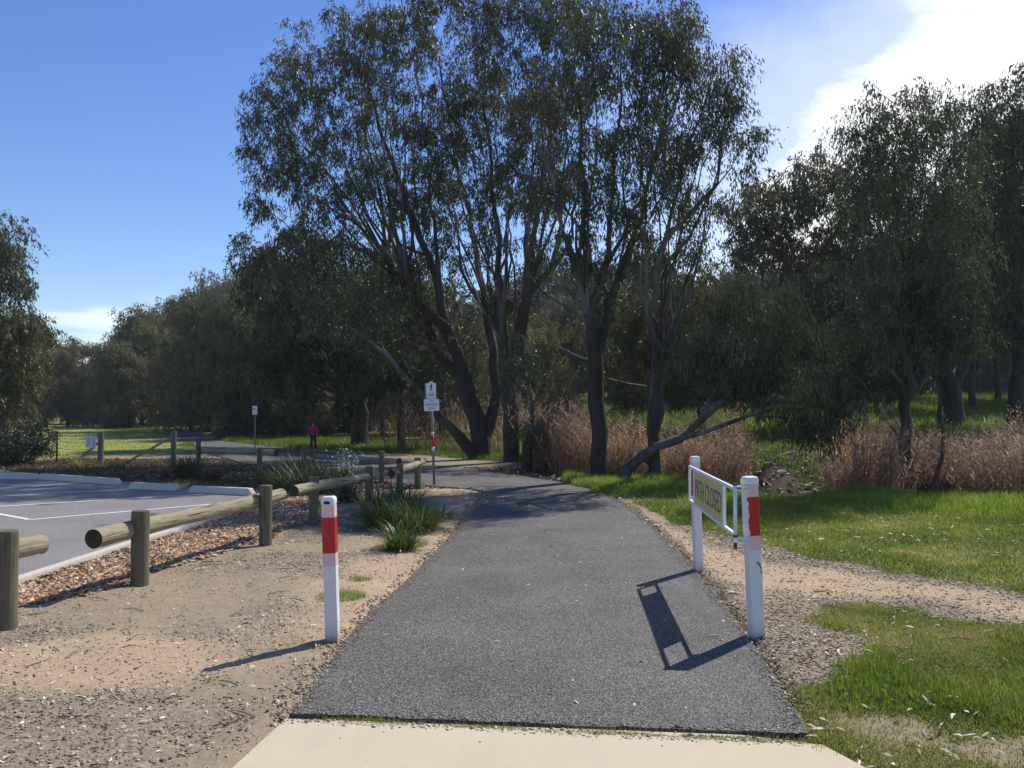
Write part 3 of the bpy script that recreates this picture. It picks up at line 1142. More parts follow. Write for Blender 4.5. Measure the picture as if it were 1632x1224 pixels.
# ------------------------------------------------------------------ trees
class Skel:
    def __init__(s, seed):
        s.p, s.par, s.spec = [], [], []
        s.flared = False
        s.R = np.random.default_rng(seed)

    def add(s, p, par, spec=0.0):
        s.p.append(np.array(p, float))
        s.par.append(par)
        s.spec.append(spec)
        return len(s.p) - 1

    def stem(s, pts, r0, r1, step=.45, wob=.05):
        pts = [np.array(p, float) for p in pts]
        # resample with catmull-rom
        out = []
        n = len(pts)
        for i in range(n - 1):
            p0, p1, p2, p3 = pts[max(i - 1, 0)], pts[i], pts[i + 1], pts[min(i + 2, n - 1)]
            L = np.linalg.norm(p2 - p1)
            k = max(1, int(L / step))
            for j in range(k):
                t_ = j / k
                out.append(.5 * ((2 * p1) + (-p0 + p2) * t_ + (2 * p0 - 5 * p1 + 4 * p2 - p3) * t_ ** 2 + (-p0 + 3 * p1 - 3 * p2 + p3) * t_ ** 3))
        out.append(pts[-1])
        last = -1
        if s.p:
            arr = np.array(s.p)
            last = int(np.argmin(((arr - out[0]) ** 2).sum(1)))
            out = out[1:]
        m_ = len(out)
        for i, p in enumerate(out):
            f = i / max(1, m_ - 1)
            r = r0 + (r1 * .6 - r0) * f ** .55
            if last <= len(out) and s.par.count(-1) <= 1 and not s.flared:
                r *= 1 + .55 * math.exp(-i * step / .45)
            jit = s.R.normal(size=3) * wob * (i > 0) * min(1, f * 4)
            last = s.add(p + jit, last, r)
        s.flared = True
        return last

    def reach(s, c, lowbias=.55):
        arr = np.array(s.p)
        d = c - arr
        hd = np.hypot(d[:, 0], d[:, 1])
        dist = np.linalg.norm(d, axis=1)
        cost = dist + np.where(d[:, 2] < lowbias * hd, (lowbias * hd - d[:, 2]) * 1.3, 0) + (arr[:, 2] < s.minz) * 3
        i = int(np.argmin(cost))
        a = arr[i]
        L = np.linalg.norm(c - a)
        if L < .05:
            return
        pi = s.par[i]
        pd = unit(a - arr[pi]) if pi >= 0 else np.array([0, 0, 1.0])
        ctrl = a + (pd * .35 + np.array([0, 0, .25])) * L * .55 + s.R.normal(size=3) * .07 * L
        n = max(2, int(L / .4))
        last = i
        for k in range(1, n + 1):
            t_ = k / n
            p = (1 - t_) ** 2 * a + 2 * t_ * (1 - t_) * ctrl + t_ ** 2 * c
            p = p + s.R.normal(size=3) * .025 * (k < n)
            last = s.add(p, last)

    def mesh(s, rtip=.008, expo=2.5):
        n = len(s.p)
        ch = [[] for _ in range(n)]
        for i, p in enumerate(s.par):
            if p >= 0:
                ch[p].append(i)
        r = np.zeros(n)
        for i in range(n - 1, -1, -1):
            v_ = sum(r[c] ** expo for c in ch[i]) ** (1 / expo) if ch[i] else rtip
            r[i] = max(v_, s.spec[i])
        P_ = np.array(s.p)
        Vs, Fs, Rs, nv = [], [], [], 0
        started = set()
        stack = [i for i in range(n) if s.par[i] < 0]
        chains = []
        while stack:
            i = stack.pop()
            c = [i] if s.par[i] < 0 else [s.par[i], i]
            cur = i
            while ch[cur]:
                kids = sorted(ch[cur], key=lambda q: -r[q])
                stack.extend(kids[1:])
                cur = kids[0]
                c.append(cur)
            if len(c) > 1:
                chains.append(c)
        for c in chains:
            pts = P_[c]
            rr = r[c].copy()
            if s.par[c[0]] >= 0 or True:
                if len(rr) > 1 and s.par[c[1]] == c[0] and rr[0] > rr[1] * 1.25:
                    rr[0] = rr[1] * 1.15
            k = 12 if rr.max() > .12 else (7 if rr.max() > .035 else (5 if rr.max() > .018 else 3))
            tg = np.gradient(pts, axis=0)
            tg = unit(tg)
            a = unit(np.cross(tg, np.array([.31, .93, .17])))
            b = np.cross(tg, a)
            th = np.linspace(0, 2 * PI, k, endpoint=False)
            wob = 1 + (.10 if rr.max() > .1 else 0) * (s.R.random((len(c), k)) - .5)
            ring = pts[:, None, :] + (rr[:, None] * np.cos(th) * wob)[..., None] * a[:, None] + (rr[:, None] * np.sin(th) * wob)[..., None] * b[:, None]
            m_ = len(c)
            Vs.append(ring.reshape(-1, 3))
            Rs.append(np.repeat(rr, k))
            i_, j_ = np.meshgrid(np.arange(m_ - 1), np.arange(k), indexing='ij')
            i_, j_ = i_.ravel(), j_.ravel()
            Fs.append(np.stack([i_ * k + j_, i_ * k + (j_ + 1) % k, (i_ + 1) * k + (j_ + 1) % k, (i_ + 1) * k + j_], 1) + nv)
            nv += m_ * k
        return np.concatenate(Vs), np.concatenate(Fs), np.concatenate(Rs)


def leaf_cloud(C, Rr, R, nspray=14, nleaf=22, L=.13, W=.032, droop=1.2, flat=.8, spl=.32):
    """hanging sprays of narrow leaves round each clump centre"""
    nC = len(C)
    S = np.repeat(C, nspray, 0)
    rad = np.repeat(Rr, nspray)
    q = unit(R.normal(size=S.shape)) * (R.random(len(S)) ** .45)[:, None]
    q[:, 2] *= flat
    S = S + q * rad[:, None]
    keep = R.random(len(S)) < .95
    S = S[keep]
    sd = unit(unit(q[keep]) * .7 + R.normal(size=S.shape) * .45 + np.array([0, 0, -droop * .6]))
    A = np.repeat(S, nleaf, 0)
    D0 = np.repeat(sd, nleaf, 0)
    t_ = R.random(len(A))
    A = A + D0 * (t_ * spl)[:, None] + np.array([0, 0, -1.0]) * (t_ ** 2 * spl * .35)[:, None] + R.normal(size=A.shape) * .055 * (spl / .32)
    D = unit(D0 * .5 + R.normal(size=A.shape) * .55 + np.array([0, 0, -droop]))
    LL = L * (.6 + .7 * R.random(len(A)))
    V, Fc = kites(A, D, LL, W * (.7 + .6 * R.random(len(A))), R)
    spr = np.repeat(R.random(len(S)), nleaf)
    rn = np.clip(.55 * R.random(len(A)) + .45 * spr, 0, 1)
    return V, Fc, np.repeat(rn, 4), S


def poisson_in(blobs, R, sep):
    pts, rr = [], []
    for (c, rad, n, cr) in blobs:
        c = np.array(c)
        rad = np.array(rad)
        k, tries = 0, 0
        while k < n and tries < n * 25:
            tries += 1
            q = unit(R.normal(size=3)) * R.random() ** .42
            if R.random() < .14:
                q = unit(q) * (1.05 + .3 * R.random())
            p = c + q * rad
            if pts and np.min(((np.array(pts) - p) ** 2).sum(1)) < (sep * cr) ** 2:
                continue
            pts.append(p)
            rr.append(cr * (.55 + .75 * R.random()) * (.65 if np.linalg.norm(q) > 1.02 else 1))
            k += 1
    return np.array(pts), np.array(rr)


def make_tree(name, label, cat, base, stems, blobs, seed, mat, group=None, minz=1.5, leaf=(.13, .032), nspray=14, nleaf=22, sep=.75, spl=.32, lowbias=.55, droop=1.2, rtip=.008, extra=0, exr=.06):
    base = np.array(base, float)
    s = Skel(seed)
    s.minz = minz
    for st in stems:
        s.stem(*st)
    C, Rr = poisson_in(blobs, s.R, sep)
    if extra:
        top = max(p[2] for p in s.p)
        cand = [i for i, p in enumerate(s.p) if top * .22 + base[2] < p[2] < top * .5 and s.spec[i] > .06]
        for q in range(extra):
            tgt = C[s.R.integers(len(C))]
            arr = np.array([s.p[i] for i in cand])
            cost = np.hypot(arr[:, 0] - tgt[0], arr[:, 1] - tgt[1]) + s.R.random(len(arr)) * 1.5 + np.where(arr[:, 2] > tgt[2] - 1.5, 9, 0)
            a0 = arr[int(np.argmin(cost))]
            if a0[2] > tgt[2] - 1.0:
                continue
            dd = tgt - a0
            m1 = a0 + dd * np.array([.42, .42, .33]) + s.R.normal(size=3) * .18
            m2 = a0 + dd * np.array([.76, .76, .70]) + s.R.normal(size=3) * .18
            s.stem([a0, m1, m2, tgt], exr * (.6 + .7 * s.R.random()), .012)
    o_ = np.argsort(np.linalg.norm(C - np.array([base[0], base[1], 0]), axis=1))
    for i in o_:
        s.reach(C[i], lowbias)
    V, Fc, rn, S = leaf_cloud(C, Rr, s.R, nspray, nleaf, leaf[0], leaf[1], droop, spl=spl)
    # twigs from clump centre to sprays
    Vt, Ft, Rt = s.mesh(rtip)
    near_ = np.empty(len(S), int)
    for i0 in range(0, len(S), 2000):
        near_[i0:i0 + 2000] = np.argmin(((S[i0:i0 + 2000, None] - C[None]) ** 2).sum(2), 1)
    A, B = C[near_], S
    d = unit(B - A)
    a = unit(np.cross(d, np.array([.3, .2, .93])))
    b = np.cross(d, a)
    th = np.array([0, 2.1, 4.2])
    rt = rtip * .55
    r1 = A[:, None] + rt * (np.cos(th)[None, :, None] * a[:, None] + np.sin(th)[None, :, None] * b[:, None])
    r2 = B[:, None] + rt * .4 * (np.cos(th)[None, :, None] * a[:, None] + np.sin(th)[None, :, None] * b[:, None])
    tw = np.concatenate([r1, r2], 1).reshape(-1, 3)
    f0 = np.array([[0, 1, 4, 3], [1, 2, 5, 4], [2, 0, 3, 5]])
    Ftw = (np.arange(len(S)) * 6)[:, None, None] + f0[None] + len(Vt)
    Vt = np.concatenate([Vt, tw])
    Ft = np.concatenate([Ft, Ftw.reshape(-1, 4)])
    Rt = np.concatenate([Rt, np.full(len(tw), rt)])
    root = empty(name, tuple(base), label, cat, group)
    link('trunk', np_mesh('trunk', Vt - base, Ft, {'rad': Rt}, True), M['bark'], root)
    link('crown', np_mesh('crown', V - base, Fc, {'rnd': rn}), mat, root)
    return root


def pb(px, py, rx, ry, d, n, cr, rz=None):
    """ellipsoid blob surveyed at distance d"""
    c = P(px, py, d)
    k = d / F
    return (c, (rx * k, (rz if rz else min(rx, ry) * k * 1.1), ry * k), n, cr)


def pts(*a):
    return [P(*q) for q in a]


def base_of(px, d):
    x = (px - CX) / F * d
    return (x, d, float(height(x, d)))


def basept(px, d, dz=-.2):
    b = base_of(px, d)
    return np.array([b[0], b[1], b[2] + dz])


# --- T1 big left multi-stemmed gum
d = 27.0
make_tree('gum_tree', 'tall many-stemmed gum tree behind the sign pole, leaning left over the path', 'tree', base_of(765, d), [
    ([basept(768, d), P(768, 705, d), P(758, 665, d), P(738, 600, d), P(716, 520, d), P(690, 430, 26.8), P(650, 330, 26.6), P(610, 220, 26.5), P(580, 110, 26.5)], .27, .05),
    ([P(772, 690, d), P(790, 640, 27.4), P(784, 560, 27.6), P(770, 460, 27.8), P(745, 340, 28), P(720, 220, 28), P(700, 90, 28)], .21, .04),
    ([P(764, 725, d), P(735, 700, 26.5), P(700, 665, 26), P(660, 615, 25.6), P(620, 570, 25.4), P(560, 520, 25.2)], .18, .04),
    ([P(740, 605, d), P(700, 560, 27.6), P(660, 480, 28.0), P(600, 400, 28.4), P(540, 310, 28.6), P(480, 230, 28.8)], .15, .03),
    ([P(716, 520, d), P(680, 500, 26.4), P(630, 420, 26), P(560, 350, 25.6), P(470, 300, 25.4)], .10, .03),
    ([P(700, 450, 26.8), P(690, 330, 26.9), P(680, 230, 27), P(660, 120, 27)], .09, .03),
], [
    pb(590, 75, 85, 75, 27, 32, 0.62), pb(500, 125, 85, 65, 27.5, 29, 0.62), pb(440, 175, 45, 85, 27.5, 18, 0.55), pb(480, 270, 72, 65, 27.5, 24, 0.60), pb(418, 335, 20, 32, 27, 4, 0.38),
    pb(600, 220, 95, 95, 26.5, 38, 0.65), pb(560, 350, 110, 75, 26.5, 33, 0.62), pb(670, 330, 60, 90, 27, 17, 0.55), pb(450, 420, 42, 45, 26.5, 10, 0.50), pb(655, 55, 40, 50, 27.5, 9, 0.50),
    pb(560, 460, 120, 70, 26.5, 27, 0.60), pb(660, 520, 70, 60, 27.5, 12, 0.55), pb(655, 430, 70, 50, 28, 14, 0.58), pb(730, 480, 50, 45, 28.5, 9, 0.5), pb(600, 540, 70, 40, 28, 10, 0.55)], 11, M['euc'], minz=2.2, nspray=14, nleaf=22, leaf=(.14, .034), extra=22, exr=.075)

# --- T2 tall central gum
d = 25.5
make_tree('gum_tree', 'tall central gum tree with a black lower trunk left of the small leaning stem', 'tree', base_of(815, d), [
    ([basept(815, d), P(815, 690, d), P(812, 620, d), P(806, 560, d), P(800, 480, d), P(792, 380, 25.7), P(780, 260, 26), P(770, 130, 26)], .23, .04),
    ([P(813, 600, d), P(830, 530, 25.3), P(842, 450, 25.2), P(850, 370, 25), P(870, 250, 25), P(880, 130, 25)], .17, .03),
    ([P(840, 470, 25.2), P(875, 430, 25.5), P(900, 400, 25.8), P(915, 340, 26), P(930, 240, 26)], .08, .03),
    ([P(808, 575, d), P(785, 500, 26), P(760, 420, 26.4), P(735, 300, 26.6)], .10, .03),
], [
    pb(730, 65, 85, 80, 26, 30, 0.62), pb(830, 50, 90, 75, 25.5, 30, 0.62), pb(760, 170, 85, 70, 26, 28, 0.62), pb(860, 160, 80, 80, 25.5, 28, 0.62), pb(790, 270, 95, 65, 26, 24, 0.60),
    pb(700, 230, 50, 70, 26.3, 11, 0.55), pb(880, 290, 60, 60, 25.5, 11, 0.52), pb(745, 400, 45, 45, 26.5, 6, 0.50), pb(900, 25, 60, 50, 26, 11, 0.55), pb(700, -10, 70, 40, 26, 9, 0.60), pb(850, -30, 110, 40, 26, 12, 0.60), pb(790, 360, 60, 50, 26, 9, 0.55), pb(705, 330, 50, 60, 26.5, 9, 0.55), pb(860, 400, 50, 40, 25.5, 7, 0.5), pb(810, 480, 60, 30, 26, 6, 0.45)], 12, M['euc'], minz=4, nspray=14, nleaf=22, leaf=(.14, .034), extra=18, exr=.07)

# --- T3 small leaning stem
d = 22.5
make_tree('gum_tree', 'low crooked gum stem leaning right in front of the reeds', 'tree', base_of(838, d), [
    ([basept(838, d), P(840, 710, d), P(842, 680, d), P(846, 640, d), P(836, 580, 22.7), P(830, 540, 23)], .15, .03),
    ([P(842, 715, d), P(862, 680, 22.3), P(890, 645, 22.2), P(922, 610, 22), P(945, 590, 22)], .12, .05),
    ([P(890, 645, 22.2), P(905, 620, 22.6), P(925, 560, 23)], .04, .015),
], [pb(870, 620, 60, 40, 22.6, 9, .42), pb(830, 560, 50, 50, 23, 8, .45), pb(870, 690, 40, 22, 22.2, 4, .3), pb(930, 550, 50, 50, 22.8, 7, .45)], 13, M['euc_dark'], minz=1.2, nspray=12, nleaf=20, leaf=(.12, .03))

# --- T4 thick straight trunk beside the path bend
d = 18.9
make_tree('gum_tree', 'gum tree with one straight dark trunk at the grass edge right of the path bend', 'tree', base_of(955, d), [
    ([basept(957, d), P(956, 740, d), P(956, 690, d), P(953, 640, d), P(949, 580, d), P(945, 520, d), P(940, 460, d), P(934, 360, d), P(925, 240, 19), P(915, 130, 19)], .195, .03),
    ([P(946, 540, d), P(925, 460, 18.7), P(905, 380, 18.6), P(880, 290, 18.6), P(860, 190, 18.6)], .085, .02),
    ([P(943, 500, d), P(962, 430, 19), P(975, 330, 19.2), P(985, 210, 19.3), P(990, 90, 19.3)], .10, .02),
    ([P(955, 560, d), P(975, 480, 19.2), P(1000, 400, 19.4), P(1030, 300, 19.5), P(1060, 190, 19.5), P(1085, 100, 19.5)], .09, .02),
    ([P(938, 522, d), P(905, 490, 18.5), P(870, 462, 18.2), P(840, 430, 18)], .045, .02),
], [
    pb(900, 130, 75, 80, 18.9, 23, 0.45), pb(975, 90, 80, 85, 19, 26, 0.45), pb(1055, 110, 70, 80, 19.3, 23, 0.45), pb(940, 230, 80, 60, 19, 17, 0.44), pb(1020, 220, 70, 65, 19.3, 17, 0.44),
    pb(880, 300, 60, 50, 18.7, 9, 0.41), pb(970, 330, 60, 50, 19, 9, 0.41), pb(960, 20, 90, 35, 19.2, 10, 0.44), pb(1060, 40, 50, 32, 19.4, 7, 0.39), pb(925, 400, 60, 45, 18.8, 9, 0.42), pb(1010, 410, 50, 45, 19.3, 8, 0.42), pb(960, 470, 60, 30, 19.2, 6, 0.38)], 14, M['euc'], minz=3, nspray=11, nleaf=20, leaf=(.125, .028), extra=16, exr=.045)

# --- T6 twin slender trunks right
d = 18.2
make_tree('gum_tree', 'slender pale twin-trunked gum tree behind the far gate post', 'tree', base_of(1043, d), [
    ([basept(1046, d), P(1044, 740, d), P(1044, 690, d), P(1046, 620, d), P(1042, 540, d), P(1040, 470, d), P(1058, 380, d), P(1080, 290, 18.3), P(1110, 190, 18.5), P(1140, 110, 18.5)], .125, .025),
    ([P(1044, 720, d), P(1036, 690, 18.0), P(1040, 610, 17.9), P(1036, 530, 17.9), P(1028, 420, 18), P(1025, 330, 18), P(1035, 230, 18)], .07, .02),
    ([P(1052, 430, d), P(1095, 380, 18.4), P(1125, 320, 18.6), P(1160, 265, 18.8), P(1195, 225, 19)], .045, .015),
    ([P(1060, 370, d), P(1100, 340, 18), P(1140, 290, 17.8), P(1155, 200, 17.8)], .05, .015),
    ([P(1044, 620, d), P(1000, 612, 17.8), P(960, 600, 17.5)], .03, .012),
], [
    pb(1120, 120, 55, 75, 18.5, 17, 0.42), pb(1160, 130, 26, 55, 18.6, 7, 0.36), pb(1085, 220, 60, 65, 18.3, 14, 0.42), pb(1145, 190, 32, 60, 18.4, 7, 0.36), pb(1192, 232, 27, 34, 19, 5, 0.33), pb(1170, 275, 20, 20, 18.8, 2, 0.25),
    pb(1060, 320, 60, 55, 18.2, 11, 0.42), pb(1125, 330, 45, 55, 18.4, 7, 0.38), pb(1020, 300, 40, 60, 18, 7, 0.40), pb(1110, 410, 45, 40, 18.4, 6, 0.38), pb(1075, 60, 60, 50, 18.4, 10, 0.40), pb(1030, 400, 50, 40, 18.2, 5, 0.38),
], 15, M['euc'], minz=3, nspray=11, nleaf=19, leaf=(.12, .027), extra=12, exr=.035)

# --- T5 low leaning limb over the reeds
d = 18.0
make_tree('gum_tree', 'gum tree lying low to the right, its bare arching trunk crossing the reeds', 'tree', base_of(985, d), [
    ([basept(980, d, -.15), P(1000, 745, d), P(1022, 722, d), P(1050, 708, d), P(1085, 702, 17.9), P(1112, 690, 17.8), P(1150, 676, 17.6), P(1195, 662, 17.4), P(1240, 650, 17.2), P(1290, 645, 17)], .13, .04),
    ([P(1096, 696, 17.9), P(1118, 668, 18.2), P(1150, 635, 18.6), P(1190, 612, 19), P(1230, 592, 19.4), P(1270, 560, 19.6)], .085, .03),
    ([P(1120, 668, 18.2), P(1140, 620, 18), P(1150, 560, 18), P(1170, 500, 18.2)], .05, .02),
    ([P(1180, 665, 17.4), P(1230, 663, 17.3), P(1290, 665, 17.0)], .03, .015),
    ([P(1024, 722, d), P(1040, 745, 18.4), basept(1000, 18.8, 0)], .06, .05),
], [
    pb(1290, 625, 55, 45, 17.2, 13, .34), pb(1215, 590, 70, 40, 18.8, 16, .40), pb(1150, 540, 65, 55, 18.2, 18, .42), pb(1300, 672, 34, 16, 17, 4, .24), pb(1270, 540, 60, 50, 19.4, 16, .42), pb(1200, 480, 60, 50, 18.6, 12, .42)
], 16, M['euc_dark'], minz=.3, nspray=14, nleaf=22, leaf=(.125, .028), lowbias=-.1, droop=2.0, spl=.4)

# --- mid shrubby gum behind the gate (green mass)
d = 27.0
make_tree('gum_tree', 'broad olive gum tree with low foliage in the middle distance above the reeds', 'tree', base_of(1120, d), [
    ([basept(1120, d), P(1118, 640, d), P(1110, 560, d), P(1090, 500, d), P(1080, 440, d)], .16, .04),
    ([P(1118, 620, d), P(1150, 560, d), P(1180, 500, d)], .10, .03),
    ([P(1112, 590, d), P(1060, 530, d), P(1020, 480, d)], .09, .03),
], [pb(1080, 490, 100, 75, 27, 48, 0.60), pb(1165, 530, 75, 75, 27, 32, 0.60), pb(1010, 540, 70, 60, 27, 22, 0.60), pb(1090, 590, 120, 40, 27, 24, 0.55), pb(1190, 600, 70, 50, 27.5, 16, 0.55)],
    17, M['euc_olive'], minz=.8, nspray=14, nleaf=22, leaf=(.15, .04))

# --- T7 pale-limbed gum behind the path, left
d = 36.0
make_tree('gum_tree', 'spreading gum tree with pale broken limbs beyond the path, left of the sign', 'tree', base_of(575, d), [
    ([basept(575, d), P(573, 680, d), P(568, 640, d), P(548, 600, d), P(520, 560, d), P(490, 520, 36)], .42, .05),
    ([P(570, 660, d), P(590, 600, 36.5), P(600, 540, 37), P(590, 470, 37)], .24, .05),
    ([P(562, 630, d), P(530, 608, 35.3), P(500, 590, 35), P(470, 582, 34.6)], .14, .05),
    ([P(575, 640, d), P(560, 580, 34.8), P(520, 500, 34.5), P(500, 440, 34.5)], .16, .04),
    ([P(580, 630, d), P(620, 590, 35), P(660, 540, 35)], .14, .04),
    ([P(562, 640, d), P(545, 612, 34.2), P(536, 585, 33.8), P(520, 560, 33.5)], .07, .02),
    ([P(560, 640, d), P(528, 622, 34), P(506, 600, 33.6), P(500, 572, 33.4)], .08, .02),
    ([P(556, 645, d), P(520, 630, 34), P(488, 612, 33.6), P(462, 606, 33.2)], .06, .02),
    ([P(506, 600, 33.6), P(484, 583, 33.2), P(470, 582, 33)], .05, .02),
    ([P(520, 560, 33.5), P(512, 545, 33.3), P(505, 530, 33.2)], .03, .015),
], [pb(480, 500, 80, 80, 35.5, 44, .8), pb(560, 480, 90, 80, 35.5, 44, .8), pb(440, 580, 70, 60, 35, 26, .75), pb(530, 570, 80, 45, 34.5, 22, .7), pb(640, 520, 70, 70, 35.5, 26, .75), pb(440, 440, 55, 60, 36, 22, .75), pb(470, 400, 50, 40, 36.5, 14, .7)],
    18, M['euc_dark'], extra=12, exr=.09, minz=1.5, nspray=13, nleaf=20, leaf=(.2, .055), spl=.42)

# --- small trunks right of it
d = 32.0
make_tree('gum_tree', 'small forked gum tree between the pale-limbed tree and the sign pole', 'tree', base_of(642, d), [
    ([basept(642, d), P(640, 690, d), P(634, 650, d), P(625, 600, d), P(618, 540, d)], .17, .04),
    ([P(638, 680, d), P(655, 650, d), P(668, 610, d), P(690, 560, d)], .09, .03),
], [pb(620, 580, 60, 50, 32, 26, .65), pb(690, 570, 60, 50, 32.5, 22, .65), pb(650, 500, 80, 50, 32.5, 22, .65), pb(700, 640, 45, 30, 32, 8, .5)], 19, M['euc_dark'], extra=8, exr=.06, minz=1.5, nspray=13, nleaf=20, leaf=(.18, .05), spl=.4)

# --- right group
d = 17.9
make_tree('gum_tree', 'tall gum with a thin dark trunk rising from the right-hand reeds', 'tree', base_of(1445, d), [
    ([basept(1443, d, -.2), P(1445, 720, d), P(1446, 650, d), P(1448, 580, d), P(1452, 500, d), P(1450, 400, d), P(1455, 300, d), P(1460, 210, d)], .14, .03),
    ([P(1448, 590, d), P(1480, 550, 18.2), P(1510, 500, 18.4), P(1530, 430, 18.4)], .05, .02),
    ([P(1447, 560, d), P(1400, 490, 17.7), P(1375, 400, 17.6), P(1380, 290, 17.6)], .07, .02),
    ([P(1450, 420, d), P(1490, 340, 18.0), P(1500, 250, 18.0)], .06, .02),
], [pb(1400, 200, 48, 58, 17.7, 16, 0.35), pb(1470, 190, 62, 55, 17.9, 20, 0.37), pb(1375, 310, 48, 70, 17.7, 12, 0.37), pb(1450, 310, 80, 70, 17.9, 26, 0.38), pb(1520, 270, 50, 75, 18.2, 12, 0.37),
    pb(1400, 420, 80, 60, 17.7, 19, 0.38), pb(1500, 400, 75, 70, 18.2, 19, 0.38), pb(1370, 520, 70, 60, 17.6, 16, 0.37), pb(1450, 510, 60, 45, 17.9, 9, 0.35)], 21, M['euc'], minz=3, nspray=12, nleaf=20, leaf=(.10, .027), extra=10, exr=.04)
d = 17.4
make_tree('gum_tree', 'thin crooked sapling trunk just right of the tall thin gum', 'tree', base_of(1500, d), [
    ([basept(1495, d, -.2), P(1496, 730, d), P(1503, 670, d), P(1500, 620, d), P(1490, 570, d), P(1500, 500, d)], .085, .02),
], [pb(1500, 480, 50, 50, 17.4, 12, .33), pb(1540, 530, 40, 40, 17.4, 7, .3)], 22, M['euc_dark'], minz=3, leaf=(.12, .03))
d = 33.0
make_tree('gum_tree', 'stout forked gum tree standing on the far green bank', 'tree', base_of(1515, d), [
    ([basept(1517, d), P(1516, 660, d), P(1514, 630, d), P(1505, 590, d), P(1495, 530, d), P(1480, 450, d), P(1470, 360, d)], .52, .06),
    ([P(1516, 620, d), P(1540, 570, 33.4), P(1560, 520, 33.6), P(1575, 430, 34), P(1580, 330, 34)], .28, .05),
    ([P(1508, 600, d), P(1512, 530, 32.6), P(1520, 440, 32.4), P(1530, 340, 32.4)], .2, .05),
], [pb(1560, 230, 90, 70, 33, 40, 0.80), pb(1480, 330, 90, 80, 33, 35, 0.80), pb(1590, 340, 80, 90, 33.5, 35, 0.80), pb(1540, 440, 100, 60, 33, 29, 0.75), pb(1440, 450, 80, 60, 33, 18, 0.75)], 23, M['euc'], minz=4, nspray=13, nleaf=20, leaf=(.17, .045), spl=.42, extra=8, exr=.10)
d = 28.0
make_tree('gum_tree', 'heavy dark gum trunk at the right edge of the photo', 'tree', base_of(1622, d), [
    ([basept(1622, d), P(1620, 660, d), P(1622, 600, d), P(1625, 520, d), P(1620, 420, d), P(1615, 300, d), P(1620, 220, d)], .36, .05),
    ([P(1622, 590, d), P(1660, 500, d), P(1700, 380, d)], .15, .04),
    ([P(1624, 520, d), P(1590, 440, d), P(1570, 350, d)], .12, .04),
], [pb(1620, 190, 75, 65, 28, 30, 0.68), pb(1590, 290, 70, 80, 28, 26, 0.68), pb(1680, 300, 80, 120, 28, 30, 0.70), pb(1640, 420, 90, 80, 28, 27, 0.68), pb(1600, 520, 60, 50, 28, 12, 0.60)], 24, M['euc'], extra=8, exr=.08, minz=3.5, nspray=14, nleaf=22, leaf=(.17, .045), spl=.38)
d = 33.0
make_tree('gum_tree', 'round-crowned gum tree with thin pale limbs against the white cloud', 'tree', base_of(1222, d), [
    ([basept(1215, d), P(1212, 620, d), P(1212, 550, d), P(1210, 505, d), P(1222, 470, d), P(1240, 430, d), P(1250, 380, d)], .2, .04),
    ([P(1210, 515, d), P(1198, 460, d), P(1185, 420, d)], .07, .03),
    ([P(1216, 500, d), P(1250, 470, d), P(1285, 430, d), P(1310, 360, d)], .1, .03),
    ([P(1212, 490, d), P(1215, 440, d), P(1220, 390, d)], .06, .03),
], [pb(1215, 340, 55, 48, 33, 28, .7), pb(1295, 300, 62, 45, 33.5, 28, .75), pb(1390, 300, 60, 60, 34, 24, .75), pb(1380, 400, 60, 50, 34, 18, .75), pb(1185, 395, 26, 45, 33, 9, .55), pb(1310, 390, 70, 60, 33.5, 26, .75), pb(1250, 395, 42, 32, 33, 9, .6), pb(1340, 470, 60, 60, 33.5, 20, .7)], 25, M['euc_olive'], minz=4, nspray=14, nleaf=22, leaf=(.18, .048), spl=.38)
d = 30.0
make_tree('gum_tree', 'dark drooping gum tree low over the creek between the two reed beds', 'tree', base_of(1335, d), [
    ([basept(1335, d), P(1333, 640, d), P(1330, 570, d), P(1325, 500, d), P(1300, 440, d)], .22, .05),
    ([P(1332, 600, d), P(1280, 560, d), P(1250, 520, d)], .1, .03),
    ([P(1332, 590, d), P(1380, 540, d), P(1410, 500, d)], .1, .03),
], [pb(1320, 500, 90, 60, 30, 34, 0.68), pb(1270, 560, 75, 45, 30, 28, 0.68), pb(1370, 590, 75, 50, 30, 24, 0.66), pb(1400, 530, 50, 50, 30, 13, 0.62)], 26, M['euc_dark'], minz=1, nspray=14, nleaf=22, leaf=(.17, .048), spl=.4, droop=1.8)
# left edge tree
d = 33.0
make_tree('gum_tree', 'gum tree at the left edge of the photo rising above the tree line', 'tree', base_of(-90, d), [
    ([basept(-90, d), P(-85, 600, d), P(-70, 500, d), P(-50, 420, d), P(-30, 380, d)], .3, .05),
    ([P(-80, 560, d), P(-20, 520, d), P(5, 470, d)], .12, .04),
], [pb(-30, 400, 66, 62, 33, 34, .7), pb(5, 440, 32, 45, 33, 10, .5), pb(-60, 520, 90, 70, 33, 40, .75), pb(15, 580, 45, 80, 33, 30, .7), pb(-40, 640, 90, 50, 33, 30, .7), pb(20, 520, 35, 35, 33, 10, .55)], 27, M['euc_olive'], minz=1.2, nspray=14, nleaf=22, leaf=(.18, .05), spl=.38)


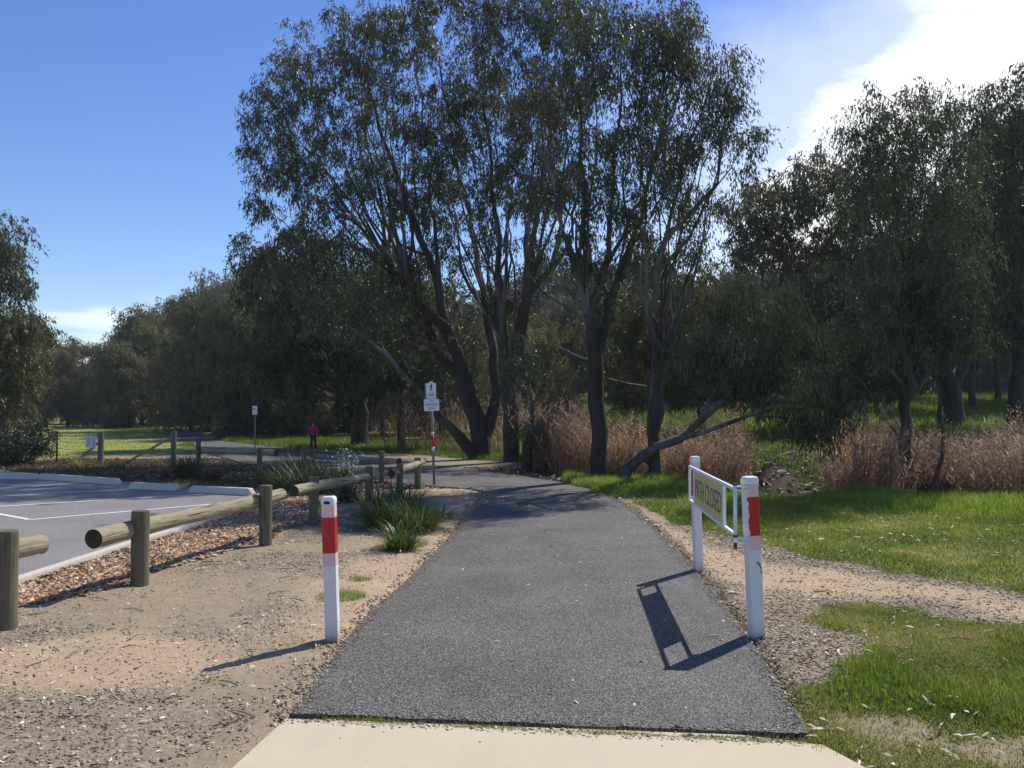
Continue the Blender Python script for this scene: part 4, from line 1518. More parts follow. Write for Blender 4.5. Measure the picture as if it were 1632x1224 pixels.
# ------------------------------------------------------------------ background trees: a few kinds, then copied
def proto(seed, h, w, low, mat, dense=1.0, leafs=(.26, .075)):
    R = np.random.default_rng(seed)
    stems = [([np.array([0, 0, -.3]), np.array([.1, 0, h * .18]), np.array([R.normal() * .4, R.normal() * .4, h * .5]), np.array([R.normal() * .6, R.normal() * .6, h * .85])], .02 * h + .02, .04)]
    for i in range(3):
        a = R.random() * 2 * PI
        st = np.array([.05, 0, h * (.15 + .1 * i)])
        stems.append(([st, st + np.array([math.cos(a) * w * .3, math.sin(a) * w * .3, h * .2]), st + np.array([math.cos(a) * w * .62, math.sin(a) * w * .62, h * .48])], .08, .03))
    blobs = []
    nb_ = 9
    for i in range(nb_):
        f = i / (nb_ - 1)
        z = h * (low + (1 - low) * (.08 + .84 * f))
        rr = w * (.62 if .2 < f < .7 else .42)
        a = i * 2.4 + R.random()
        off = w * .38 * (1 - f * .6)
        blobs.append(((math.cos(a) * off, math.sin(a) * off, z), (rr, rr, h * .13), int(15 * dense), h * .075))
    return make_tree('eucalypt', 'x', 'tree', (0, 0, 0), stems, blobs, seed, mat, minz=h * .12, nspray=12, nleaf=17, leaf=leafs, spl=.55, sep=.6)


protos = [proto(41, 11, 3.4, .03, M['far_hazed_a']), proto(42, 12, 3.6, .05, M['far_hazed_b']), proto(43, 10, 3.8, .01, M['euc_dark']), proto(44, 12, 3.2, .38, M['euc_dark'], .85), proto(45, 10, 3.6, .42, M['euc_olive'], .85), proto(46, 11.5, 3.6, .2, M['far_hazed_a'])]
proto_h = [11, 12, 10, 12, 10, 11.5]
used = [False] * len(protos)


def plant(k, x, y, h, label, group, rz=None, wide=1.0):
    p = protos[k]
    if not used[k]:
        o = p
        used[k] = True
    else:
        o = p.copy()
        col.objects.link(o)
        for ch in list(p.children):
            c = ch.copy()
            col.objects.link(c)
            c.parent = o
    s = h / proto_h[k]
    o.location = (x, y, float(height(x, y)) - .05)
    o.rotation_euler = (0, 0, random.random() * 6.28 if rz is None else rz)
    o.scale = (s * wide, s * wide, s)
    o['label'] = label
    o['group'] = group
    return o


sil = [(-80, 520), (0, 505), (40, 505), (70, 530), (110, 535), (150, 550), (185, 545), (200, 520), (225, 500), (260, 500), (285, 492), (310, 480), (340, 462), (380, 460), (420, 430), (470, 430), (560, 440)]
sx, sy = [a[0] for a in sil], [a[1] for a in sil]


def top_h(px, py, d):
    return P(px, py, d)[2] - float(height((px - CX) / F * d, d))


R0 = random.Random(5)
LB = 'dull green eucalypt in the tree line across the far lawn'
for i, px in enumerate(range(-90, 470, 33)):
    dd = 66 + R0.random() * 8 - (6 if px > 280 else 0)
    py = np.interp(px, sx, sy) + R0.random() * 14 + (36 if i % 2 else 0)
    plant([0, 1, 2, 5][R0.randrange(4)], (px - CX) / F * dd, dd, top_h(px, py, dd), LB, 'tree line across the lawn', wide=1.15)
LBb = 'taller hazy eucalypt behind the tree line across the lawn'
for i, px in enumerate(range(-110, 500, 44)):
    dd = 84 + R0.random() * 8
    py = np.interp(px, sx, sy) + R0.random() * 16
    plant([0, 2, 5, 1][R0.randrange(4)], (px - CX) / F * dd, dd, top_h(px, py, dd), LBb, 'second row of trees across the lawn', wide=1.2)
# two open crowned trees rising on the left skyline
plant(4, (228 - CX) / F * 78, 78, top_h(228, 498, 78), 'open-crowned eucalypt on the skyline, left of its near twin', 'open skyline eucalypts')
plant(3, (285 - CX) / F * 78, 78, top_h(285, 490, 78), 'open-crowned eucalypt on the skyline, right of its near twin', 'open skyline eucalypts')
# left middle mass
LC = 'dark bushy eucalypt in the wood behind the far path'
for (px, dd, py) in [(330, 56, 468), (372, 50, 462), (405, 54, 440), (440, 46, 470), (350, 62, 455), (470, 55, 430), (520, 50, 470), (560, 56, 440), (610, 48, 490), (660, 54, 460), (700, 45, 520), (740, 52, 490), (500, 44, 560), (395, 45, 560), (590, 60, 430), (780, 56, 490)]:
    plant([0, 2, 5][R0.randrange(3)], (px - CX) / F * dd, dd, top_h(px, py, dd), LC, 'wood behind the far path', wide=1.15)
# centre / behind reeds
LD = 'shaded eucalypt in the dark wood behind the reed beds'
for (px, dd, py) in [(820, 44, 500), (870, 40, 520), (910, 46, 495), (960, 42, 520), (1000, 48, 480), (1050, 44, 510), (1100, 50, 470), (1150, 46, 480), (890, 56, 480), (1180, 52, 440), (1230, 48, 500), (1280, 54, 440), (1320, 50, 460),
                     (980, 60, 470), (1080, 62, 460), (1370, 56, 440)]:
    plant([0, 2, 1, 3][R0.randrange(4)], (px - CX) / F * dd, dd, top_h(px, py, dd), LD, 'wood behind the reed beds', wide=1.1)
LE = 'bare-stemmed eucalypt standing apart on the bright right-hand meadow'
for (px, dd, py) in [(1418, 48, 400), (1432, 58, 420), (1470, 62, 400), (1552, 44, 330), (1590, 56, 360), (1640, 50, 320), (1700, 60, 300), (1500, 72, 420), (1380, 64, 420), (1450, 80, 430), (1560, 78, 400), (1610, 84, 380), (1680, 74, 330), (1740, 46, 250), (1800, 60, 280)]:
    plant([3, 4][R0.randrange(2)], (px - CX) / F * dd, dd, top_h(px, py, dd), LE, 'trees on the right-hand meadow')
LF = 'distant eucalypt closing the far side of the meadow'
for px in range(430, 1900, 60):
    dd = 100 + R0.random() * 14
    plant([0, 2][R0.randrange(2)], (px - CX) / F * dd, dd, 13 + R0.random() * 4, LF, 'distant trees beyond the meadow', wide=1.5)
for k, p in enumerate(protos):
    if not used[k]:
        for ch in list(p.children):
            bpy.data.objects.remove(ch)
        bpy.data.objects.remove(p)

# ------------------------------------------------------------------ reeds
def reeds(n, region, seed, label, name='reeds'):
    R = np.random.default_rng(seed)
    P0 = []
    while len(P0) < n:
        x = R.uniform(region[0], region[1], 4000)
        y = R.uniform(region[2], region[3], 4000)
        lip = 20.3 - .66 * np.clip(x, 0, 9)
        ok = region[4](x, y, lip) & (fbm(x, y, 1.1, 2) + .18 > R.random(4000) * .8)
        P0.extend(np.stack([x[ok], y[ok]], 1).tolist())
    P0 = np.array(P0[:n])
    z = height(P0[:, 0], P0[:, 1])
    P3 = np.column_stack([P0, z - .05])
    hh = (1.3 + .85 * R.random(n) ** 1.2) * (.75 + .5 * fbm(P0[:, 0] + 5, P0[:, 1], .7, 2))
    D = unit(np.column_stack([R.normal(size=n) * .19, R.normal(size=n) * .19, np.ones(n)]))
    V, Fc, k = strips(P3, D, hh, .013, .25 * R.random(n), 4)
    rn = np.repeat(.15 + .5 * R.random(n), k)
    Vs, Fs, Rn = [V], [Fc], [rn]
    off = len(V)
    # leaf blades off the stems
    m_ = n * 5
    idx = R.integers(0, n, m_)
    t_ = R.uniform(.2, .98, m_)
    A = P3[idx] + D[idx] * (hh[idx] * t_)[:, None]
    a = R.random(m_) * 2 * PI
    Dl = unit(np.column_stack([np.cos(a) * .7, np.sin(a) * .7, .9 - .9 * R.random(m_)]))
    V, Fc, k = strips(A, Dl, .22 + .28 * R.random(m_), .016, 1.2 * R.random(m_), 3)
    Vs.append(V)
    Fs.append(Fc + off)
    Rn.append(np.repeat(np.clip(R.random(m_) ** 1.6 + (R.random(m_) > .95) * .6, 0, 1), k))
    off += len(V)
    # seed plumes
    m_ = n * 6
    idx = np.repeat(np.nonzero(R.random(n) < .5)[0], 10)
    A = P3[idx] + D[idx] * hh[idx][:, None] + R.normal(size=(len(idx), 3)) * np.array([.02, .02, .05])
    Dp = unit(R.normal(size=(len(idx), 3)) * .5 + np.array([0.3, -.2, .6]))
    V, Fc = kites(A, Dp, .07, .014, R)
    Vs.append(V)
    Fs.append(Fc + off)
    Rn.append(np.repeat(.35 + .5 * R.random(len(idx)), 4))
    o = link(name, np_mesh(name, np.concatenate(Vs), np.concatenate(Fs), {'rnd': np.concatenate(Rn)}), M['reed'])
    tag(o, label, 'reeds', None, 'stuff')
    return o


reeds(9500, (.4, 7.5, 17, 27, lambda x, y, l: (y > l + 1.0) & (y < l + 7.6) & (x > .5 + .0 * y) & (x < 5.0 + (y - 17) * .27 - .5) & (x > .9 * sst(26, 21, y) + .2)), 71, 'dense bed of dry russet reeds left of the muddy gully')
reeds(12000, (5.6, 15, 14, 26, lambda x, y, l: (y > l + .7) & (y < l + 7.4) & (x > 5.9 + (y - 15) * .33) & ~((y < 18) & ((np.abs(x - 8.15) < .55) | (np.abs(x - 8.65) < .5)))), 72, 'dense bed of dry russet reeds right of the muddy gully')
reeds(500, (-5.5, .2, 28, 33, lambda x, y, l: (y > 28 - x * .6) & (y < 31.5 - x * .6)), 73, 'thin dry reeds behind the trunks left of the path bend')


# ------------------------------------------------------------------ grass
def scatter_area(n, xr, yr, cond, R, power=0):
    out = np.zeros((0, 2))
    tries = 0
    while len(out) < n and tries < 400:
        tries += 1
        x = R.uniform(*xr, 20000)
        y = R.uniform(*yr, 20000)
        ok = cond(x, y, R.random(20000))
        out = np.concatenate([out, np.stack([x[ok], y[ok]], 1)])
    return out[:n]


def gmask(x, y):
    return masks(x, y)['grass']


def offpath(x, y):
    return (sdf(PATH, x, y) < -.01) & (sdf(SLAB, x, y) < .01) & (sdf(CARPARK, x, y) < -.15)


def blades(name, label, pts2, h, w, mat, seed, lean=.5, bend=.9, nseg=2, zoff=0):
    R = np.random.default_rng(seed)
    n = len(pts2)
    z = gheight(pts2[:, 0], pts2[:, 1]) - .006 + zoff
    P3 = np.column_stack([pts2, z])
    a = R.random(n) * 2 * PI
    l = np.abs(R.normal(size=n)) * lean
    D = unit(np.column_stack([np.cos(a) * l, np.sin(a) * l, np.ones(n)]))
    hh = (h if hasattr(h, '__len__') else h * np.ones(n)) * (.45 + .9 * R.random(n))
    V, Fc, k = strips(P3, D, hh, w * (.6 + .8 * R.random(n)), bend * R.random(n), nseg)
    patch = fbm(pts2[:, 0], pts2[:, 1], 1.7, 3)
    rn = np.clip(.55 * R.random(n) + 1.1 * (patch - .28), 0, 1)
    o = link(name, np_mesh(name, V, Fc, {'rnd': np.repeat(rn, k)}), mat)
    tag(o, label, 'grass', None, 'stuff')
    return o


R1 = np.random.default_rng(100)
p = scatter_area(62000, (1.3, 5.2), (3.4, 7.6), lambda x, y, u: (gmask(x, y) * (.62 + .5 * fbm(x, y, 2.3, 3)) > u * .95) & offpath(x, y) & (np.abs(x) < y * .64 + .2), R1)
hfac = .022 + .05 * sst(.42, .68, fbm(p[:, 0], p[:, 1], 1.3, 3))
blades('grass', 'green grass patch at the lower right beside the pavement', p, hfac, .0045, M['grass'], 101, .7, 1.2)
p = scatter_area(38000, (1.2, 5.2), (3.4, 7.8), lambda x, y, u: (gmask(x, y) * .6 + .03 > u) & offpath(x, y) & (np.abs(x) < y * .64 + .2), R1)
blades('dry_grass', 'yellowed dry grass among the green patch at the lower right', p, .035, .004, M['drygrass'], 102, 1.2, 1.2)
p = scatter_area(60000, (1.5, 12), (7.6, 14.5), lambda x, y, u: (gmask(x, y) * (.35 + .9 * fbm(x, y, 1.2, 3)) > .2 + u * .6) & offpath(x, y) & (x < y * .64 + .3), R1)
hf = .05 + .06 * sst(10, 14, p[:, 1]) * fbm(p[:, 0], p[:, 1], 1.1, 3) * 1.6
blades('grass', 'green grass strip between the sandy track and the creek', p, hf, .008, M['grass'], 103, .6, 1.0)
p2 = scatter_area(30000, (1.5, 12), (7.4, 13.5), lambda x, y, u: (gmask(x, y) > .2 + u * .6) & offpath(x, y) & (x < y * .64 + .3), R1)
blades('dry_grass', 'thin yellowish grass along the far side of the sandy track', p2, .04, .008, M['drygrass'], 121, 1.0, 1.0)
p = scatter_area(70000, (.8, 13), (11.5, 20.8), lambda x, y, u: (gmask(x, y) > .4) & offpath(x, y) & (x < y * .64 + .5) & (y > (20.3 - .66 * np.clip(x, 0, 9)) - 3.4 + 1.2 * u), R1)
hf = .10 + .16 * fbm(p[:, 0], p[:, 1], .9, 3) * sst(-3.2, -.8, p[:, 1] - (20.3 - .66 * np.clip(p[:, 0], 0, 9)))
blades('tall_grass', 'lush tall grass along the edge of the creek bank', p, hf, .011, M['lush'], 104, .45, .9)
p = scatter_area(45000, (-14, 2), (22, 45), lambda x, y, u: (sdf(VERGE, x, y) > -.4 + u * .5) & offpath(x, y), R1)
blades('tall_grass', 'lush grass verge behind the path left of the big trees', p, .19 * (.5 + 1.0 * fbm(p[:, 0], p[:, 1], .8, 2)), .018, M['meadow'], 105, .45, .9)
p = scatter_area(90000, (-2, 40), (25, 72), lambda x, y, u: (sdf(FARGRASS, x, y) > 0) & (x < y * .63) & (x > -3) & (gmask(x, y) > .5), R1)
blades('meadow_grass', 'bright green meadow grass on the far bank of the creek', p, .20 + .003 * p[:, 1], .035, M['meadow'], 106, .5, .9)
p = scatter_area(9000, (-14, -3.4), (17, 27), lambda x, y, u: (fbm(x, y, .7, 3) > .46) & offpath(x, y), R1)
blades('dry_grass', 'rough brownish grass between the wheel stops and the fence', p, .12, .012, M['drybrown'], 120, .8, 1.0)
p = scatter_area(30000, (-34, -3), (27, 60), lambda x, y, u: (gmask(x, y) > .4) & offpath(x, y) & (x > -y * .63), R1)
blades('lawn_grass', 'mown yellow-green lawn beyond the wire fence', p, .05, .03, M['drygrass'], 107, .6, .9)
# creekside slope greens and gully
p = scatter_area(26000, (1.5, 12), (18, 30), lambda x, y, u: (y > (20.3 - .66 * np.clip(x, 0, 9)) + 6.4), R1)
blades('bank_grass', 'green grass on the slope above the muddy gully', p, .2, .02, M['meadow'], 108, .5, .9)
# small tufts by the left of the path + seam between slab and asphalt
p = scatter_area(700, (-2.6, -.8), (6.5, 10.5), lambda x, y, u: (gmask(x, y) > .35) & offpath(x, y), R1)
blades('grass', 'small green tufts in the sand left of the path', p, .05, .005, M['grass'], 109, .8, 1.0)
seam = []
a_, b_ = np.array(SLAB[2]), np.array(SLAB[4])
for i in range(15000):
    t_ = R1.random()
    if vnoise(t_ * 9, 3.3) * (.12 + .85 * t_) < .35 * R1.random() + .10:
        continue
    q_ = a_ + (b_ - a_) * t_
    mid = np.array(SLAB[3])
    q_[1] += .035 * math.sin(PI * t_) * 0 + R1.normal() * .012 + .022
    seam.append(q_)
for i in range(900):
    seam.append(np.array(SLAB[4]) + np.array([R1.normal() * .05 + .03, R1.normal() * .05]))
seam = np.array(seam)
blades('grass', 'thin line of weeds in the seam between concrete and asphalt', seam, .022, .0035, M['grass'], 110, 1.0, 1.0, zoff=.028)
for sgn in (1,):
    e = []
    k = len(PATH)
    for i in range(36, k):
        a_, b_ = np.array(PATH[i]), np.array(PATH[(i + 1) % k]) if i + 1 < k else None
        if b_ is None:
            continue
        for j in range(int(np.linalg.norm(b_ - a_) * 240)):
            q_ = a_ + (b_ - a_) * R1.random()
            if vnoise(q_[0], q_[1], 3.0) > .45:
                e.append(q_ + np.array([abs(R1.normal()) * .035, 0]))
    blades('edge_weeds', 'sparse weeds creeping along the right edge of the asphalt', np.array(e), .03, .004, M['drygrass'], 111, 1.0, 1.0)


# ------------------------------------------------------------------ tussocks
def tussock(px_base, d, h, r, n, label, mat='strap', seed=0, group='strappy tufts along the log barriers', lean=.55):
    R = np.random.default_rng(seed)
    x = (px_base - CX) / F * d
    z = float(height(x, d))
    a = R.random(n) * 2 * PI
    rr = r * .28 * np.sqrt(R.random(n))
    P0 = np.column_stack([np.cos(a) * rr, np.sin(a) * rr, np.full(n, -.02)])
    a2 = a + R.normal(size=n) * .5
    l = (.15 + np.abs(R.normal(size=n))) * lean
    D = unit(np.column_stack([np.cos(a2) * l, np.sin(a2) * l, np.ones(n)]))
    V, Fc, k = strips(P0, D, h * (.6 + .65 * R.random(n)), .013 * (.7 + .6 * R.random(n)), .5 + 1.3 * R.random(n), 6)
    V[:, 2] = np.maximum(V[:, 2], .005)
    o = link('tussock', np_mesh('tussock', V, Fc, {'rnd': np.repeat(np.clip(R.random(n) ** 1.3, 0, 1), k)}), M[mat], loc=(x, d, z))
    tag(o, label, 'tussock', group)
    return o


tussock(615, 11.6, .60, .9, 520, 'dark strappy tuft at the left of the clump beside the sandy path edge', seed=1)
tussock(662, 11.3, .52, .9, 560, 'bright arching tuft at the right of the clump beside the sandy path edge', seed=2, lean=.8)
tussock(640, 12.8, .66, .8, 420, 'upright tuft behind the clump, hiding the foot of a log post', seed=3)
tussock(605, 13.0, .6, .7, 300, 'loose dark tuft in front of the farther log barrier end', seed=4, mat='strap_dark')
tussock(640, 9.75, .42, .5, 260, 'small grey-green tuft at the front of the clump, on the sand', seed=5)
tussock(700, 12.4, .35, .6, 160, 'low sprawling tuft under the right side of the clump', seed=15, lean=1.2)
tussock(455, 16.6, .72, .9, 420, 'tall dark tuft behind the log rail, left one of the big mass', seed=6, mat='strap_dark')
tussock(492, 15.9, .82, 1.0, 520, 'tallest dark tuft in the middle of the big mass behind the log rail', seed=7, mat='strap_dark')
tussock(532, 16.2, .72, .9, 460, 'tall dark tuft at the right of the big mass behind the log rail', seed=8, mat='strap_dark')
tussock(480, 18.2, 1.0, .9, 380, 'feathery tuft rising at the back of the big mass', seed=9, mat='strap_dark')
tussock(430, 18.0, .6, .7, 260, 'low dark tuft at the far left end of the big mass', seed=10, mat='strap_dark')
tussock(300, 19.6, .85, .9, 420, 'spiky tuft at the foot of the right fence post', seed=11)
tussock(335, 18.8, .45, .8, 220, 'low spiky tuft right of the fence post tuft', seed=12, mat='strap_dark')
tussock(555, 14.6, .6, .7, 260, 'thin tuft below the log rail end behind the bollard', seed=13, mat='strap_dark')
tussock(130, 23.2, .38, .6, 200, 'pale grassy tuft at the foot of the slanting fence stay', 'drygrass', 14, 'pale tufts at the wire fence')
tussock(185, 22.6, .3, .6, 200, 'low pale tuft right of the left fence post', 'drygrass', 16, 'pale tufts at the wire fence')

# pale-flowered plant by the tufts
R = np.random.default_rng(9)
root = empty('flowering_plant', (P(552, 740, 16.0)[0], 16.0, 0), 'sparse plant with pale seed heads at the right end of the dark tufts', 'plant')
n = 70
a = R.random(n) * 2 * PI
D = unit(np.column_stack([np.cos(a) * .45 * R.random(n), np.sin(a) * .45 * R.random(n), np.ones(n)]))
L = .55 + .5 * R.random(n)
V, Fc, k = strips(np.zeros((n, 3)), D, L, .007, .2, 3)
link('stems', np_mesh('stems', V, Fc, {'rnd': np.full(len(V), .4)}), M['strap'], root)
idx = R.integers(0, n, 260)
A = D[idx] * (L[idx] * (.6 + .45 * R.random(260)))[:, None] + R.normal(size=(260, 3)) * .04
V, Fc = kites(A, unit(R.normal(size=(260, 3))), .035, .03, R)
tag(link('seed_heads', np_mesh('seed_heads', V, Fc), M['pale'], root), None, kind='stuff')


# shrubs
def shrub(px, d, rx, h, label, seed, mat='shrub', nb=60):
    x = (px - CX) / F * d
    z = float(height(x, d))
    make_tree('shrub', label, 'shrub', (x, d, z), [([np.array([x, d, z - .1]), np.array([x + .05, d, z + h * .5])], .04, .02), ([np.array([x, d, z]), np.array([x - rx * .4, d, z + h * .5])], .03, .015), ([np.array([x, d, z]), np.array([x + rx * .4, d + .2, z + h * .5])], .03, .015)],
              [((x, d, z + h * .5), (rx, rx * .8, h * .42), nb, .26)], seed, M[mat], minz=0, nspray=12, nleaf=18, leaf=(.07, .03), spl=.16, droop=.1, sep=.5, rtip=.006)


shrub(22, 24.0, 1.0, 1.15, 'rounded dark shrub at the end of the wire fence, left edge', 81, nb=90)
shrub(-50, 24.6, 1.1, 1.3, 'dark shrub cut by the left edge of the photo', 82, nb=60)


# ------------------------------------------------------------------ person on the far path
def person():
    x, y = gp(499.5, 719)
    root = empty('person', (x, y, .02), 'small person in a magenta top and dark trousers walking on the far path', 'person')
    me = bpy.data.meshes.new('body')
    S = .60
    J = {'pelvis': (0, 0, .95, .13), 'waist': (0, 0, 1.08, .125), 'chest': (0, -.01, 1.3, .15), 'neckb': (0, 0, 1.46, .085), 'neck': (0, -.01, 1.53, .052), 'head1': (0, -.02, 1.6, .085), 'head2': (0, -.02, 1.72, .088),
         'hipL': (-.09, 0, .9, .095), 'kneeL': (-.10, -.12, .5, .062), 'ankL': (-.10, -.02, .09, .042), 'toeL': (-.10, -.15, .04, .04),
         'hipR': (.09, 0, .9, .095), 'kneeR': (.10, .02, .5, .062), 'ankR': (.10, .22, .12, .042), 'toeR': (.10, .12, .03, .04),
         'shL': (-.19, 0, 1.42, .062), 'elL': (-.27, .06, 1.14, .045), 'wrL': (-.25, -.06, .92, .03), 'haL': (-.24, -.1, .84, .034),
         'shR': (.19, 0, 1.42, .062), 'elR': (.27, -.02, 1.14, .045), 'wrR': (.25, -.2, .98, .03), 'haR': (.24, -.27, .94, .034)}
    keys = list(J)
    E = [('pelvis', 'waist'), ('waist', 'chest'), ('chest', 'neckb'), ('neckb', 'neck'), ('neck', 'head1'), ('head1', 'head2'), ('pelvis', 'hipL'), ('hipL', 'kneeL'), ('kneeL', 'ankL'), ('ankL', 'toeL'),
         ('pelvis', 'hipR'), ('hipR', 'kneeR'), ('kneeR', 'ankR'), ('ankR', 'toeR'), ('neckb', 'shL'), ('shL', 'elL'), ('elL', 'wrL'), ('wrL', 'haL'), ('neckb', 'shR'), ('shR', 'elR'), ('elR', 'wrR'), ('wrR', 'haR')]

    def skinned(name, ks, es, grow, mat, sub=2):
        me = bpy.data.meshes.new(name)
        me.from_pydata([tuple(c * S for c in J[k][:3]) for k in ks], [(ks.index(a_), ks.index(b_)) for a_, b_ in es], [])
        o = link(name, me, None, root)
        o.modifiers.new('skin', 'SKIN')
        o.modifiers.new('sub', 'SUBSURF').levels = sub
        o.modifiers['sub'].render_levels = sub
        for i, k in enumerate(ks):
            r = (J[k][3] + grow) * S
            me.skin_vertices[0].data[i].radius = (r, r * (.8 if k in ('chest', 'waist', 'pelvis') else 1))
            me.skin_vertices[0].data[i].use_root = (i == 0)
        me.materials.append(mat)
        return o
    skin = NT('skin').base((.42, .24, .17), .6)
    skinned('body', keys, E, 0, skin)
    tk = ['chest', 'waist', 'pelvis', 'neckb', 'shL', 'elL', 'wrL', 'shR', 'elR', 'wrR']
    skinned('top', tk, [('chest', 'waist'), ('waist', 'pelvis'), ('chest', 'neckb'), ('neckb', 'shL'), ('shL', 'elL'), ('elL', 'wrL'), ('neckb', 'shR'), ('shR', 'elR'), ('elR', 'wrR')], .035, NT('magenta_cloth').base((.40, .025, .12), .8))
    lk = ['pelvis', 'hipL', 'kneeL', 'ankL', 'hipR', 'kneeR', 'ankR']
    skinned('trousers', lk, [('pelvis', 'hipL'), ('hipL', 'kneeL'), ('kneeL', 'ankL'), ('pelvis', 'hipR'), ('hipR', 'kneeR'), ('kneeR', 'ankR')], .016, NT('dark_trousers').base((.02, .02, .025), .8))
    hb = MB()
    th = np.linspace(0, 2 * PI, 14, endpoint=False)
    rings = []
    for z, r in ((1.6, .098), (1.68, .108), (1.76, .104), (1.82, .075), (1.845, .03)):
        rings.append(np.stack([np.cos(th) * r, np.sin(th) * r + .02, np.full(14, z)], 1) * S)
    hb.rings(rings)
    hb.build('hair', NT('brown_hair').base((.10, .05, .03), .6), root, smooth=True)
    fc = MB()
    for sx_ in (-.03, .03):
        fc.box((sx_ * S, -.108 * S, 1.665 * S), (.018 * S, .008 * S, .012 * S))
    fc.box((0, -.112 * S, 1.635 * S), (.018 * S, .022 * S, .03 * S))
    fc.box((0, -.105 * S, 1.6 * S), (.04 * S, .008 * S, .009 * S))
    fc.build('face', NT('facial_features').base((.2, .09, .07), .6), root)


person()


# ------------------------------------------------------------------ litter, chips, pebbles, twigs, leaves
def pebbles(pts2, size, mat, name, label, seed, flat=.45, zoff=0, elong=1.0):
    R = np.random.default_rng(seed)
    n = len(pts2)
    onp = (sdf(PATH, pts2[:, 0], pts2[:, 1]) > 0) | (sdf(SLAB, pts2[:, 0], pts2[:, 1]) > 0)
    z = np.where(onp, .010 * (sdf(PATH, pts2[:, 0], pts2[:, 1]) > 0) + .006, gheight(pts2[:, 0], pts2[:, 1]) + zoff * .7)
    o6 = np.array([[1, 0, 0], [0, 1, 0], [-1, 0, 0], [0, -1, 0], [0, 0, 1], [0, 0, -1]], float)
    s = size * (.5 + R.random(n) ** 2 * 1.3)
    sc = np.stack([s * elong * (.7 + .6 * R.random(n)), s * (.7 + .6 * R.random(n)), s * flat * (.6 + .8 * R.random(n))], 1)
    V = o6[None] * (1 + .5 * (R.random((n, 6, 1)) - .5)) * sc[:, None]
    a = R.random(n) * 2 * PI
    tl = R.normal(size=n) * .35
    c, s_ = np.cos(tl)[:, None], np.sin(tl)[:, None]
    V = np.stack([V[..., 0] * c - V[..., 2] * s_, V[..., 1], V[..., 0] * s_ + V[..., 2] * c], 2)
    c, s_ = np.cos(a)[:, None], np.sin(a)[:, None]
    V = np.stack([V[..., 0] * c - V[..., 1] * s_, V[..., 0] * s_ + V[..., 1] * c, V[..., 2]], 2)
    V = V + np.column_stack([pts2, z])[:, None]
    f = np.array([[0, 1, 4], [1, 2, 4], [2, 3, 4], [3, 0, 4], [1, 0, 5], [2, 1, 5], [3, 2, 5], [0, 3, 5]])
    Fc = ((np.arange(n) * 6)[:, None, None] + f[None]).reshape(-1, 3)
    o = link(name, np_mesh(name, V.reshape(-1, 3), Fc, {'rnd': np.repeat(R.random(n), 6)}), mat)
    tag(o, label, 'litter', None, 'stuff')
    return o


R2 = np.random.default_rng(55)
p = scatter_area(42000, (-4.7, -2.6), (6.6, 16.6), lambda x, y, u: (x > np.interp(y, [6, 8, 10, 12.5, 14.8, 16.3], [-4.53, -4.42, -4.34, -4.14, -4.0, -3.92])) & (masks(x, y)['mulch'] > .25 + .6 * u) & offpath(x, y), R2)
pebbles(p, .0165, M['chips'], 'bark_chips', 'orange-brown bark chips between the kerb and the log posts', 1, .4, .028, 1.7)
p = scatter_area(22000, (-4.6, -.4), (3.4, 13), lambda x, y, u: (masks(x, y)['litter'] * .75 * (sst(-.3, .3, fbm(x, y, 2.5, 3) - .42)) + .06 > u) & offpath(x, y) & (x > -y * .64 - .2), R2)
pebbles(p, .0058, M['bits'], 'ground_litter', 'dark and pale bark crumbs scattered over the sand left of the path', 2, .3, .004, 1.5)
p = scatter_area(16000, (1.2, 6), (4.2, 12), lambda x, y, u: ((sdf(GRAVEL, x, y) > -.15) * (.15 + .7 * (1 - masks(x, y)['sand'])) > u) & offpath(x, y) & (x < y * .64 + .2), R2)
pebbles(p, .008, M['bits'], 'gravel', 'loose brown gravel round the gate posts', 3, .35, .004, 1.2)
p = scatter_area(4500, (-2.8, 3), (4, 18), lambda x, y, u: (np.abs(sdf(PATH, x, y) + .05) < .07 * (.3 + u)) , R2)
pebbles(p, .009, M['bits'], 'edge_grit', 'grit and crumbs along both edges of the asphalt', 4, .6, .004, 1.2)
p = scatter_area(9000, (-2.8, 3), (4.2, 18), lambda x, y, u: (sdf(PATH, x, y) > 0) & (sdf(PATH, x, y) < .02 + .16 * u * fbm(x, y, 1.8, 3)), R2)
pebbles(p, .0042, M['bits'], 'drifted_sand', 'sandy crumbs drifted on to the edges of the asphalt', 21, .5, .0, 1.2)
gx_, gy_ = G2(1000, 812)
p = np.column_stack([gx_ - .25 + R2.normal(size=900) * .32, gy_ + .1 + R2.normal(size=900) * .28])
p = p[sdf(PATH, p[:, 0], p[:, 1]) > 0]
pebbles(p, .006, M['dryleaf'], 'drifted_sand', 'patch of pale grit washed over the right side of the path', 22, .4, .0, 1.2)
sm = []
for i in range(1500):
    t_ = R2.random()
    q_ = np.array(SLAB[2]) + (np.array(SLAB[4]) - np.array(SLAB[2])) * t_
    sm.append(q_ + np.array([0, R2.normal() * .012 - .01 + (.02 if R2.random() > .2 else -.02)]))
pebbles(np.array(sm), .005, M['bits'], 'seam_grit', 'crumbs caught in the seam between concrete and asphalt', 23, .6, .004, 1.2)
